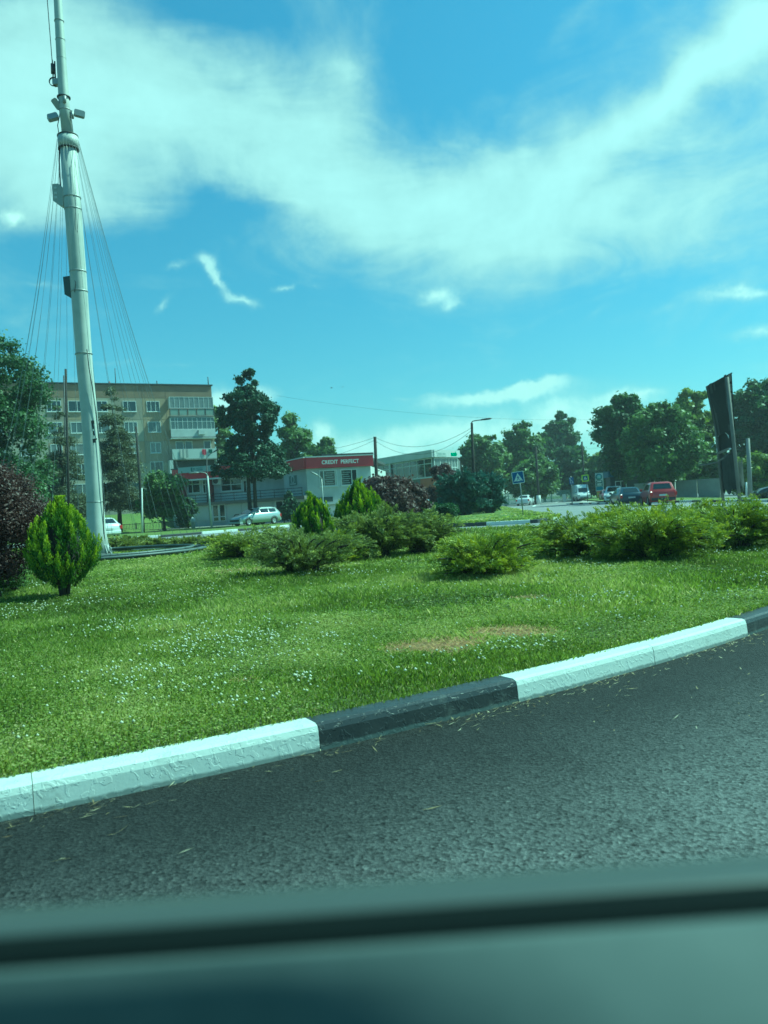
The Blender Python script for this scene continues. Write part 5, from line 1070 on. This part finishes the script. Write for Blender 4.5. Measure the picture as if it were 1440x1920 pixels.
tp_ = D(1070.5, 893, Y2) - f0; b_ = MB(); b_.tube([V(0, 0, -.1), tp_], .045, 8); b_.build('post', M_STEEL, ps)
T_ = sign_T(D(1071.5, 901.5, Y2 - .1) - f0, R(-12), R(-3)); plate(ps, 'sign_panel', .62, 1.02, M_BLUE, T_, 0, .03)
b_ = MB(); b_.tube([T_ @ V(-.12, -.012, -.38), T_ @ V(-.10, -.012, -.1), T_ @ V(-.12, -.012, .1), T_ @ V(-.18, -.012, .38)], .03, 5); b_.tube([T_ @ V(.15, -.012, -.38), T_ @ V(.14, -.012, -.12), T_ @ V(.0, -.012, .08), T_ @ V(-.11, -.012, .14)], .03, 5); b_.box(-.24, -.03, .30, -.12, -.01, .42, T=T_); b_.build('arrow', M_SW, ps)
# fuel station sign
Y2 = 112; f0 = D(1126, 936, Y2); f0.z = 0; ft = thing('fuel_sign', 'tall fuel station price sign with round emblem above blue and yellow bands', 'sign', f0)
def fband(y0, y1, m_, name, x0=1117, x1=1131.5, o=0.0, zmin=None):
    c_ = D((x0 + x1) / 2 + (y0 + y1 - 1822) * .025, (y0 + y1) / 2, Y2) - f0; w_ = (x1 - x0) * Y2 / F; h_ = (y1 - y0) * Y2 / F; b_ = MB(); b_.box(-w_ / 2, -.2 - o, -h_ / 2, w_ / 2, .2 + o, h_ / 2, T=sign_T(c_, R(-15))); return b_.build(name, m_, ft), c_, w_, h_
fband(887, 921, mat('totem_white', (.42, .46, .45), .5), 'totem')
e_, c_, w_, h_ = fband(901, 912, mat('totem_dark', (.05, .10, .10), .4), 'price_panel', 1118, 1130, .02)
b_ = MB()
for zz in (.22, -.12, -.30): b_.box(-w_ * .32, -.235, zz, w_ * .32, -.222, zz + .11, T=sign_T(c_, R(-15)))
b_.build('price_print', M_SW, e_)
fband(912.5, 919, mat('totem_blue', (.01, .13, .24), .4), 'blue_band', 1118, 1130, .021); fband(921, 934.5, mat('totem_yellow', (.38, .32, .03), .5), 'yellow_base', 1118.5, 1132, .05); fband(920.9, 922.8, mat('totem_red', (.42, .10, .03), .5), 'red_band', 1119, 1131, .07)
c_ = D(1122.7, 894.3, Y2) - f0; b_ = MB(); T_ = sign_T(c_, R(-15)) @ Matrix.Translation(V(0, -.21, 0)) @ Matrix.Rotation(R(90), 4, 'X'); b_.lathe([(0, .03), (.47, .03), (.47, 0), (0, 0)], n=24, T=T_); em = b_.build('emblem', mat('emblem_dark', (.01, .08, .10), .4), ft)
b_ = MB(); b_.lathe([(0, .045), (.36, .045), (.36, .031)], n=24, T=T_); b_.build('emblem_disc', mat('emblem_pale', (.12, .27, .28), .4), em); b_ = MB(); b_.tube([T_ @ V(-.22, .04, .05), T_ @ V(-.05, .16, .05), T_ @ V(.2, .1, .05)], .035, 5); b_.tube([T_ @ V(-.2, -.14, .05), T_ @ V(.02, -.04, .05), T_ @ V(.22, -.1, .05)], .035, 5); b_.build('emblem_stroke', M_SW, em)

# ================================================================ OLD HOARDING
HL, HR = 42.0, 38.2
hb = D(1372, 935, 40); hb.z = .15; hd = thing('billboard', 'derelict grey billboard seen nearly edge on, with torn sheeting between two posts', 'billboard', hb)
def hp(px, py, Y): return D(px, py, Y) - hb
M_HD = mat('hoarding_dark', (.016, .018, .017), .9, noise=(.7, .8, (.035, .036, .033)), spec=.1); M_HM = mat('hoarding_batten', (.07, .07, .065), .8, noise=(.6, .9, (.035, .036, .033)), spec=.15); M_HP = mat('hoarding_post', (.20, .19, .165), .8, noise=(1.2, .8, (.10, .095, .08)))
b_ = MB(); q = [hp(1323.5, 725, HL), hp(1372, 698.5, HR), hp(1378, 806, HR), hp(1343, 818, HL)]; b_.prism(q, (.05, .14, 0)); b_.build('panel', M_HD, hd)
def lerp2(u_, v_): top = q[0].lerp(q[1], u_); bot = q[3].lerp(q[2], u_); return top.lerp(bot, v_)
for u0, u1, v0, v1, m_ in ((.02, .09, 0, 1, M_HM), (.14, .24, -.01, 1.0, M_HM), (.30, .36, .02, .15, M_HM), (.72, .80, -.02, .6, M_HM), (.70, .86, .55, 1.0, M_HM)):
    b_ = MB(); b_.prism([lerp2(u0, v0) + V(-.03, -.05, 0), lerp2(u1, v0) + V(-.03, -.05, 0), lerp2(u1, v1) + V(-.03, -.05, 0), lerp2(u0, v1) + V(-.03, -.05, 0)], (.02, .045, 0)); b_.build('batten', m_, hd)
for j in range(6): b_ = MB(); b_.prism([lerp2(.86, j / 6 + .015) + V(-.02, -.06, 0), lerp2(.955, j / 6 + .015) + V(-.02, -.06, 0), lerp2(.955, (j + 1) / 6 - .03) + V(-.02, -.06, 0), lerp2(.86, (j + 1) / 6 - .03) + V(-.02, -.06, 0)], (.02, .05, 0)); b_.build('light_slat', M_HP, hd)
b_ = MB(); b_.prism([lerp2(.04, .0) + V(0, -.06, 0), lerp2(1.0, -.0) + V(0, -.06, 0), lerp2(1.0, .02) + V(0, -.06, 0), lerp2(.04, .02) + V(0, -.06, 0)], (0, .22, 0)); b_.build('top_rail', M_HD, hd)
for (x0, y0, x1, y1, Y) in ((1335, 722, 1356.5, 940, HL - .1), (1363, 703, 1388, 944, HR - .12)):
    b_ = MB(); t0 = hp(x0, y0 + 4, Y); t1 = hp(x1, y1, Y); t1.z = -.2; t1.x = hp(x1, y1, Y).x; b_.tube([t1, t1.lerp(t0, .5), t0], .09, 8); b_.build('post', M_HP, hd)
# sagging sheets between the posts
def sheet(c, nx, nz, bulge, name, m_, seed, torn=0.0):
    rg = np.random.default_rng(seed); a, b2, c2, d2 = [hp(*p) for p in c]; vs_ = []; th = V(.03, .08, 0)
    for j in range(nz + 1):
        for i in range(nx + 1):
            u_, v_ = i / nx, j / nz; p = a.lerp(b2, u_).lerp(d2.lerp(c2, u_), v_); w_ = math.sin(math.pi * u_) * bulge * (.5 + v_) + .07 * math.sin(u_ * 9 + v_ * 4 + seed) * v_
            p = p + V(-.3, -1, 0) * w_ + V(0, 0, (rg.random() - .5) * torn * (1 if j in (0, nz) else .1)); vs_.append(p)
    n1 = len(vs_); vs_ += [v + th for v in vs_]; fs = []
    for j in range(nz):
        for i in range(nx):
            k = j * (nx + 1) + i; fs += [[k, k + 1, k + nx + 2, k + nx + 1], [n1 + k + nx + 1, n1 + k + nx + 2, n1 + k + 1, n1 + k]]
    b_ = MB(); b_.add(vs_, fs, 0, True); return b_.build(name, m_, hd)
M_TARP = mat('torn_tarp', (.022, .026, .023), .9, noise=(1.3, .8, (.07, .075, .068)), spec=.1)
sheet([(1347, 812, HL), (1374, 806, HR), (1378, 838, HR), (1350, 846, HL)], 8, 5, .0, 'mesh_sheet', M_HD, 3)
sheet([(1350, 852, HL), (1379, 842, HR), (1388, 916, HR), (1356, 922, HL)], 12, 14, .16, 'torn_sheet', M_TARP, 5, .5)
sheet([(1384, 866, HR + .2), (1393, 868, HR + .9), (1396, 914, HR + .9), (1388, 918, HR + .1)], 5, 6, .1, 'loose_flap', M_TARP, 8, .4)
b_ = MB(); b_.prism([hp(1346, 848, HL), hp(1370, 838, HR - .2), hp(1371, 842, HR - .2), hp(1347, 852, HL)], (0, .12, 0)); b_.build('cross_bar', M_HP, hd)
wire('loose_strip', [hp(1312, 872, HL - .5), hp(1325, 871, HL - .8), hp(1345, 867, HL - 1.2), hp(1358, 858, HR - .3), hp(1368, 848, HR)], .045, M_HP, hd, 5, False)
for i, pts in enumerate([((1360, 811), (1364, 815), (1367, 822), (1366, 816)), ((1344, 840), (1346, 846), (1344.5, 849), (1343, 843)), ((1333, 839), (1337, 835), (1339, 834), (1336, 838)), ((1366, 841), (1370, 840), (1372, 841.5), (1368, 843))]):
    b_ = MB(); b_.prism([hp(*p, HR - .3 if i in (0, 3) else HL - .6) for p in pts], (.01, .05, 0)); b_.build('torn_edge', M_SW, hd)

# ================================================================ SMALL STREET THINGS
M_CONE = mat('cone_orange', (.50, .09, .03), .5)
def cone_():
    t_ = thing('traffic_cone', 'orange and white traffic cone beside the small white saloon', 'traffic cone', group='traffic cones'); b_ = MB(); b_.box(-.18, -.18, 0, .18, .18, .03); b_.build('foot', M_CONE, t_)
    b_ = MB(); b_.lathe([(.14, .03), (.03, .72), (0, .72)], n=12); b_.build('body', M_CONE, t_); b_ = MB(); b_.lathe([(.103, .30), (.075, .48)], n=12); b_.build('band', M_SW, t_); return t_
c0_ = cone_()
for i, (px, py, k, lb) in enumerate(((999, 943, 1.3, 'orange and white traffic cone nearest the small white saloon'), (1003, 942, 1.3, 'orange and white traffic cone second from the small white saloon'), (1063, 934.5, 1.1, 'orange and white traffic cone left of the white van'), (1019.5, 942, 1.1, None), (1033, 941, 1.1, None))):
    if lb is None: continue
    o_ = c0_ if i == 0 else copy_tree(c0_); p = G(px, py); o_.location = p; o_.scale = (k, k, k); o_['label'] = lb
M_FLEX = mat('flex_post', (.10, .12, .12), .6)
for i, (px, py) in enumerate(((1019.5, 942.5), (1032.5, 941), (1073, 946.5))):
    p = G(px, py); t_ = thing('flexible_post', ('dark flexible lane post nearest the white saloon', 'dark flexible lane post between saloon and van', 'slim dark post at the end of the pale kerb')[i], 'bollard', p, group='flexible lane posts'); b_ = MB(); b_.lathe([(.14, 0), (.14, .04), (.05, .06), (.045, .75 if i < 2 else 1.4), (0, .76 if i < 2 else 1.41)], n=10); b_.build('post', M_FLEX, t_); b_ = MB(); b_.lathe([(.048, .5), (.048, .62)], n=10); b_.build('reflector', M_SW, t_)
for i, (px, Y, w_, h_, lb) in enumerate(((947.5, 113, .45, .95, 'pale block at the left end of the mesh fence'), (1057.5, 116, .5, 1.1, 'white block in front of the mesh fence left of the van'))):
    p = D(px, 930, Y); b_ = MB(); b_.box(-w_ / 2, -.2, 0, w_ / 2, .2, h_, bev=.04); b_.box(-w_ / 2 + .05, -.16, h_, w_ / 2 - .05, .16, h_ + .1); o_ = b_.build('concrete_block', M_WASH); o_.location = (p.x, p.y, 0); tag(o_, lb, 'block', 'pale blocks')
p = G(1070.5, 935.6); bn = thing('waste_bin', 'yellow green bin with pale lid standing at the front of the van', 'bin', p); b_ = MB(); b_.lathe([(0, 0), (.32, 0), (.36, .75), (.36, .8), (0, .8)], n=14); b_.build('body', mat('bin_green', (.20, .33, .03), .5), bn); b_ = MB(); b_.lathe([(.38, .8), (.34, .95), (.15, 1.05), (0, 1.07)], n=14); b_.build('lid', M_YG, bn)
# a bicycle wheel rack hoop by the shutters
p = D(447, 978, 69.5); p.z = .17; b_ = MB(); b_.tube([V(-.55, 0, 0), V(-.5, 0, .6), V(-.25, 0, .95), V(.05, 0, .98), V(.35, 0, .7), V(.5, 0, .2), V(.52, 0, 0)], .05, 6); o_ = b_.build('bicycle_stand', M_DKMET); o_.location = p; tag(o_, 'dark metal hoop stand by the shutters behind the silver estate', 'bicycle stand')
p = D(362, 985, 68); p.z = .16; b_ = MB(); b_.lathe([(0, 0), (.16, 0), (.22, .5), (.27, .52), (.2, .8), (.1, .95), (0, 1.0)], n=12); o_ = b_.build('planter', M_WASH); o_.location = p; tag(o_, 'small white pedestal planter near the dark shrub by the shops', 'planter')
# birds
def bird(px, py, rz, label):
    b_ = MB(); b_.tube([V(-.16, 0, 0), V(-.08, 0, .01), V(.02, 0, .02), V(.12, 0, .02), V(.17, 0, .015)], [.01, .035, .05, .03, .008], 8)
    for s_ in (1, -1): b_.add([V(-.05, 0, .03), V(.07, 0, .03), V(.04, s_ * .2, .10), V(-.03, s_ * .22, .09), V(-.05, s_ * .42, .06), V(-.05, 0, .02), V(.07, 0, .02), V(.04, s_ * .2, .09)], [[0, 1, 2, 3], [3, 2, 4], [5, 3, 7, 6]])
    b_.add([V(-.14, -.015, 0), V(-.14, .015, 0), V(-.24, .04, 0), V(-.24, -.04, 0), V(-.19, 0, .01)], [[0, 1, 4], [1, 2, 4], [2, 3, 4], [3, 0, 4]])
    o_ = b_.build('bird', M_BLACK); o_.location = D(px, py, 120); o_.scale = (1.1,) * 3; o_.rotation_euler = (0, 0, R(rz)); tag(o_, label, 'bird', 'birds in the sky')
bird(621.5, 727.5, 20, 'left one of the two dark birds flying above the shops'); bird(642, 726, 70, 'right one of the two dark birds flying above the shops')

# ================================================================ CARS
M_TYRE = mat('tyre', (.02, .02, .02), .8); M_RIM = mat('rim', (.35, .36, .36), .35, metal=.6); M_CG = mat('car_glass', (.015, .022, .024), .05, spec=.9); M_PLAST = mat('car_plastic', (.03, .03, .032), .6)
M_RLAMP = mat('rear_lamp', (.35, .015, .02), .25); M_HLAMP = mat('head_lamp', (.45, .47, .46), .15); M_PLATE = mat('number_plate', (.55, .56, .54), .5)
def paint(name, c, metal=.0): return mat(name, c, .28, metal=metal, coat=.6, spec=.5)
STY = {  # x from the rear, z of belt and roof line: (x, zlow, zbelt, ztop, half width, half width of the top)
 'estate': dict(L=4.4, H=1.5, st=[(0, .42, .70, .72, .78, .76), (.06, .28, .92, .94, .84, .80), (.14, .22, 1.0, 1.02, .86, .78), (.42, .2, 1.0, 1.44, .87, .62), (1.0, .2, .98, 1.49, .88, .63), (2.0, .2, .96, 1.5, .88, .63), (2.55, .2, .95, 1.43, .88, .60), (3.35, .2, .93, .96, .87, .76), (3.95, .22, .80, .83, .85, .72), (4.32, .26, .62, .66, .78, .66), (4.4, .36, .52, .54, .70, .62)], pil=(.5, 1.35, 2.3, 3.2), wh=(.82, 3.55), r=.32),
 'hatch': dict(L=4.1, H=1.47, st=[(0, .42, .72, .74, .76, .74), (.06, .28, .94, .96, .83, .80), (.14, .22, .99, 1.01, .86, .77), (.62, .2, 1.0, 1.40, .87, .62), (1.1, .2, .98, 1.46, .88, .62), (1.8, .2, .95, 1.47, .88, .62), (2.3, .2, .94, 1.40, .88, .60), (3.1, .2, .92, .95, .87, .76), (3.7, .22, .80, .83, .85, .72), (4.02, .26, .62, .66, .78, .66), (4.1, .36, .52, .54, .70, .62)], pil=(.75, 1.25, 2.1, 2.95), wh=(.75, 3.3), r=.32),
 'saloon': dict(L=4.4, H=1.42, st=[(0, .42, .72, .74, .76, .74), (.06, .28, .92, .94, .83, .78), (.7, .2, .98, 1.0, .86, .76), (1.25, .2, .96, 1.36, .87, .60), (1.7, .2, .95, 1.41, .88, .60), (2.2, .2, .94, 1.42, .88, .60), (2.65, .2, .93, 1.34, .88, .58), (3.35, .2, .90, .93, .87, .76), (3.95, .22, .80, .82, .85, .72), (4.32, .26, .62, .66, .78, .66), (4.4, .36, .52, .54, .70, .62)], pil=(1.0, 1.75, 2.4, 3.2), wh=(.85, 3.6), r=.31),
 'suv': dict(L=4.4, H=1.68, st=[(0, .48, .78, .80, .80, .78), (.06, .32, 1.02, 1.04, .87, .84), (.14, .28, 1.1, 1.12, .90, .82), (.46, .26, 1.1, 1.60, .91, .68), (1.0, .26, 1.08, 1.67, .92, .68), (2.0, .26, 1.06, 1.68, .92, .68), (2.5, .26, 1.05, 1.60, .92, .66), (3.2, .26, 1.04, 1.07, .91, .80), (3.95, .28, .92, .95, .89, .76), (4.32, .32, .72, .76, .82, .70), (4.4, .42, .6, .62, .74, .66)], pil=(.6, 1.4, 2.3, 3.05), wh=(.85, 3.5), r=.36),
 'van': dict(L=5.6, H=2.5, st=[(0, .4, 1.0, 2.40, .95, .90), (.05, .35, 1.25, 2.46, .98, .91), (.2, .3, 1.3, 2.5, .99, .90), (2.0, .3, 1.3, 2.5, 1.0, .90), (3.6, .3, 1.3, 2.5, 1.0, .88), (4.05, .3, 1.25, 2.42, 1.0, .86), (4.3, .3, 1.24, 2.05, 1.0, .84), (4.75, .3, 1.22, 1.26, .99, .84), (5.3, .3, 1.02, 1.06, .96, .80), (5.55, .34, .82, .86, .90, .74), (5.6, .42, .7, .72, .84, .7)], pil=(.3, 3.7, 3.75, 4.62), wh=(1.05, 4.65), r=.36)}
def car(label, style, col, loc, rz, name='parked_car', cat='car', scale=1.0, extras=None, group='cars round the roundabout'):
    S = STY[style]; st = S['st']; t_ = thing(name, label, cat, loc, rz, group); Lh = S['L'] / 2
    def row(s):
        x, zl, zb_, zt_, w_, wt = s; x -= Lh
        return [V(x, -w_ * .94, zl), V(x, -w_, (zl + zb_) / 2), V(x, -w_ * .985, zb_ - .04), V(x, -w_ * .95, zb_), V(x, -wt, zt_ - .05), V(x, -wt * .82, zt_), V(x, wt * .82, zt_), V(x, wt, zt_ - .05), V(x, w_ * .95, zb_), V(x, w_ * .985, zb_ - .04), V(x, w_, (zl + zb_) / 2), V(x, w_ * .94, zl)]
    b_ = MB(); n_ = 12; vs_ = [v for s in st for v in row(s)]; fs = [[i * n_ + k, i * n_ + k + 1, (i + 1) * n_ + k + 1, (i + 1) * n_ + k] for i in range(len(st) - 1) for k in range(n_ - 1)]
    fs += [[(i + 1) * n_, (i + 1) * n_ + n_ - 1, i * n_ + n_ - 1, i * n_] for i in range(len(st) - 1)]; fs += [list(range(n_))[::-1], [(len(st) - 1) * n_ + k for k in range(n_)]]
    b_.add(vs_, fs, 0, True); body = b_.build('body', col, t_)
    # black cladding along the sills and wheel arches
    def intp(x):
        for a, c in zip(st, st[1:]):
            if a[0] <= x <= c[0]: t = (x - a[0]) / (c[0] - a[0]); return [a[k] + (c[k] - a[k]) * t for k in range(6)]
        return list(st[-1])
    p0, p1, p2, p3 = S['pil']
    def side(xa, xb, s_, name_):
        """glass between two stations, just proud of the flank"""
        b_ = MB(); xs_ = [xa + (xb - xa) * j / 4 for j in range(5)]; lo = []; hi = []
        for x in xs_:
            _, zl, zb_, zt_, w_, wt = intp(x); f1, f2 = .08, .82
            if zt_ - zb_ < .12: f2 = .3
            yb, yt = w_ * .95, wt; zb2, zt2 = zb_, zt_ - .05
            lo.append(V(x - Lh, s_ * (yb + (yt - yb) * f1 + .012), zb2 + (zt2 - zb2) * f1)); hi.append(V(x - Lh, s_ * (yb + (yt - yb) * f2 + .012), zb2 + (zt2 - zb2) * f2))
        vs_ = lo + hi; fs = [[j, j + 1, 5 + j + 1, 5 + j] if s_ < 0 else [j + 1, j, 5 + j, 5 + j + 1] for j in range(4)]; b_.add(vs_, fs, 0); b_.build(name_, M_CG, t_)
    for s_ in (-1, 1):
        if style != 'van': side(p0 + .05, p1 - .06, s_, 'side_window'); side(p1, p2 - .05, s_, 'side_window')
        side(p2, p3 - .1, s_, 'side_window')
    def crossglass(ia, ib, name_, f1=.1, f2=.88):
        a, c = row(st[ia]), row(st[ib]); b_ = MB(); q0 = a[4].lerp(c[4], f1), a[7].lerp(c[7], f1), a[7].lerp(c[7], f2), a[4].lerp(c[4], f2)
        q0 = list(q0); e0, e1 = a[5].lerp(c[5], f1), c[5].lerp(a[5], 1 - f2); n2 = (a[6] - a[5]).cross(c[5] - a[5]).normalized(); n2 = n2 if n2.z > 0 else -n2
        l0, l1, r0_, r1_ = a[5].lerp(c[5], f1), a[5].lerp(c[5], f2), a[6].lerp(c[6], f1), a[6].lerp(c[6], f2); m2 = [p + n2 * .014 for p in (l0 * .97 + r0_ * .03, r0_ * .97 + l0 * .03, r1_ * .97 + l1 * .03, l1 * .97 + r1_ * .03)]
        b_.add(m2, [[0, 1, 2, 3]]); b_.build(name_, M_CG, t_)
    ti = [i for i in range(len(st) - 1) if st[i][3] - st[i][2] < .1 and st[i + 1][3] - st[i + 1][2] > .3]
    if ti: crossglass(ti[0], ti[0] + 1, 'rear_window')
    wi = [i for i in range(len(st) - 1) if st[i][3] - st[i][2] > .3 and st[i + 1][3] - st[i + 1][2] < .1]
    crossglass(wi[0], wi[0] + 1, 'windscreen')
    for x in S['wh']:
        for s_ in (-1, 1):
            r_ = S['r']; w_ = intp(x)[4]; T_ = Matrix.Translation(V(x - Lh, s_ * (w_ - .20), r_)) @ Matrix.Rotation(R(90) * s_, 4, 'X').inverted()
            wh = bpy.data.objects.new('wheel', None); COL.objects.link(wh); wh.parent = t_; wh.matrix_parent_inverse = Matrix.Identity(4)
            b_ = MB(); b_.lathe([(0, 0), (r_ * .98, 0), (r_, .03), (r_, .19), (r_ * .95, .215), (r_ * .66, .215), (r_ * .64, .18)], n=20, T=T_); b_.build('tyre', M_TYRE, wh)
            b_ = MB(); b_.lathe([(r_ * .66, .2), (r_ * .60, .185), (r_ * .2, .20), (0, .205)], n=20, T=T_); b_.build('rim', M_RIM, wh)
            b_ = MB(); arch = []; 
            for k in range(13): a_ = math.pi * k / 12; arch.append((math.cos(a_), math.sin(a_)))
            vs_ = [V(x - Lh + c * (r_ + .02), s_ * (w_ + .004), r_ + s2 * (r_ + .02)) for c, s2 in arch] + [V(x - Lh + c * (r_ + .075), s_ * (w_ + .006), r_ + s2 * (r_ + .06)) for c, s2 in arch]
            b_.add(vs_, [[k, k + 1, 14 + k, 13 + k] for k in range(12)]); b_.build('wheel_arch', M_PLAST, t_)
    a = st[1]; z_ = a[2] - .22
    if style != 'van':
        for s_ in (-1, 1):
            b_ = MB(); b_.box(-Lh - .012, s_ * .80 - .12, z_ - .10, -Lh + .14, s_ * .80 + .06, z_ + .16, bev=.02); b_.build('rear_light', M_RLAMP, t_)
            f_ = st[-2]; b_ = MB(); b_.box(f_[0] - Lh - .22, s_ * .64 - .15, f_[2] - .09, f_[0] - Lh + .05, s_ * .64 + .12, f_[2] + .05, bev=.03); b_.build('headlight', M_HLAMP, t_)
        b_ = MB(); b_.box(-Lh - .03, -.26, z_ - .12, -Lh - .002, .26, z_); b_.build('number_plate', M_PLATE, t_)
        b_ = MB(); b_.box(-Lh - .03, -.80, st[0][1] - .12, -Lh + .2, .80, st[0][1] + .10, bev=.04); b_.build('rear_bumper', col if style != 'suv' else M_PLAST, t_)
    else:
        for s_ in (-1, 1):
            b_ = MB(); b_.box(Lh - .18, s_ * .74 - .13, .78, Lh + .01, s_ * .74 + .13, .98, bev=.03); b_.build('headlight', M_HLAMP, t_)
    b_ = MB(); fz_ = st[-1][1]; b_.box(Lh - .03, -.62, fz_ + .02, Lh + .035, .62, fz_ + .16); b_.build('grille', M_PLAST, t_)
    b_ = MB(); b_.box(Lh - .25, -.78, fz_ - .18, Lh + .05, .78, fz_ - .005, bev=.04); b_.build('front_bumper', col if style != 'van' else M_PLAST, t_)
    for s_ in (-1, 1):
        x = p3 - .25; i_ = intp(x); b_ = MB(); b_.box(x - Lh - .07, s_ * (i_[4] + .02) - .02, i_[2] + .0, x - Lh + .09, s_ * (i_[4] + .16) + .02, i_[2] + .17, bev=.03); b_.build('mirror', col if style != 'van' else M_PLAST, t_)
    if extras == 'rails':
        for s_ in (-1, 1): b_ = MB(); b_.tube([V(.5 - Lh, s_ * .56, 1.47), V(.6 - Lh, s_ * .56, 1.54), V(2.3 - Lh, s_ * .56, 1.54), V(2.45 - Lh, s_ * .56, 1.47)], .02, 6); b_.build('roof_rail', M_PLAST, t_)
    t_.scale = (scale,) * 3; return t_
# heading: local +x is the front
def cpx(label, style, col, px, Y, head, z=0.0, **k):
    """head = compass degrees of the nose, clockwise from the view axis (+Y)"""
    p = D(px, 945, Y); p.z = z; return car(label, style, col, p, R(90 - head), **k)
cpx('silver estate car with roof rails parked in front of the shops', 'estate', paint('silver_paint', (.42, .47, .47), .3), 477, 66, 222, z=.16, extras='rails')
cpx('small white saloon seen from behind near the traffic cones', 'saloon', paint('white_paint', (.66, .68, .67)), 986, 104, 22)
cpx('dark blue hatchback parked left of the red car', 'hatch', paint('dark_blue_paint', (.012, .03, .05)), 1173, 60, 4)
cpx('red sport utility car seen from behind at the verge', 'suv', paint('red_paint', (.26, .02, .02)), 1233, 55.5, 9)
cpx('white high roofed van facing the roundabout by the fuel sign', 'van', paint('white_paint', (.66, .68, .67)), 1091, 117, 186, name='delivery_van', cat='van')
cpx('small white van partly hidden behind the dark blue hatchback', 'suv', paint('white_paint', (.66, .68, .67)), 1152, 82, 200, cat='van', scale=1.05)
cpx('white hatchback half hidden behind the mast foot', 'hatch', paint('white_paint', (.66, .68, .67)), 181, 56, 318, z=.0, scale=1.02)
cpx('pale grey car showing only its roof behind the purple bushes', 'hatch', paint('silver_paint', (.42, .47, .47), .3), 795, 70, 200)
cpx('very dark car at the right edge of the frame', 'hatch', paint('black_paint', (.015, .017, .02)), 1482, 49, 285, z=.0)
cpx('dark red car mostly hidden between the fuel sign and the small white van', 'hatch', paint('dark_red_paint', (.12, .02, .02)), 1140, 96, 190)

# ================================================================ THE DOOR OF THE CAR THE PHOTOGRAPH IS TAKEN FROM
M_DP = mat('door_trim', (.085, .10, .097), .7, noise=(22, .5, (.12, .135, .13)), spec=.2)
M_LEDGE = mat('door_outer_paint', (.05, .058, .055), .55, coat=.03)
M_SEAL = mat('window_seal', (.004, .006, .006), .9, spec=.08)
dr = thing('car_door', 'blurred dark door sill and inner trim of the car the view is seen from', 'car door', (0, .5, .0))
def strip(name, prof, m_, x0=-1.3, x1=1.3, sl=0.012, tilt=None):
    """profile (distance from the lens, height) swept along the door; tilt is shaped to catch the sun, turning the lower part upward at the right"""
    b_ = MB(); n_ = 120; vs_ = []
    for i in range(n_ + 1):
        x = x0 + (x1 - x0) * i / n_; t = max(0, min(1, (x + .06) / .26)); t = t * t * (3 - 2 * t)
        for k, (y, z) in enumerate(prof): vs_.append(V(x, y - (tilt[k] * t if tilt else 0) - .5, z + sl * x))
    m2 = len(prof); fs = [[i * m2 + k, (i + 1) * m2 + k, (i + 1) * m2 + (k + 1) % m2, i * m2 + (k + 1) % m2] for i in range(n_) for k in range(m2)]; fs += [list(range(m2))[::-1], [n_ * m2 + k for k in range(m2)]]
    b_.add(vs_, fs, 0, True); return b_.build(name, m_, dr)
def pz(py, Y, px=720): return D(px, py, Y).z
strip('outer_ledge', [(.300, pz(1716, .30)), (.308, pz(1690, .308)), (.32, pz(1672, .32)), (.335, pz(1672, .32) - .003), (.355, pz(1672, .32) - .016), (.38, .8), (.30, .8)], M_LEDGE)
strip('window_seal', [(.268, pz(1760, .268)), (.270, pz(1750, .270)), (.282, pz(1722, .282)), (.296, pz(1706, .296)), (.298, .8), (.268, .8)], M_SEAL)
strip('inner_trim', [(.2665, pz(1768, .2665)), (.264, pz(1771, .264)), (.2625, pz(1782, .2625)), (.2610, pz(1850, .2610)), (.2590, pz(1930, .2590)), (.256, pz(2050, .256)), (.25, .45), (.266, .45)], M_DP, tilt=[0, .001, .004, .040, .075, .11, .11, 0])  # tilt added so the right end of the trim catches more light
# ================================================================ AIR
hm = bpy.data.materials.new('haze_air'); hm.use_nodes = True; hm.node_tree.nodes.clear()
ho = hm.node_tree.nodes.new('ShaderNodeOutputMaterial'); hv = hm.node_tree.nodes.new('ShaderNodeVolumePrincipled'); hv.inputs['Color'].default_value = (.92, .95, 1, 1); hv.inputs['Density'].default_value = 0.0005; hv.inputs['Anisotropy'].default_value = .3
hm.node_tree.links.new(hv.outputs[0], ho.inputs['Volume'])
b_ = MB(); b_.box(-435, -65, -1.0, 435, 625, 30); o_ = b_.build('haze', hm); tag(o_, 'thin bluish haze in the air over the whole roundabout', 'haze', kind='stuff')
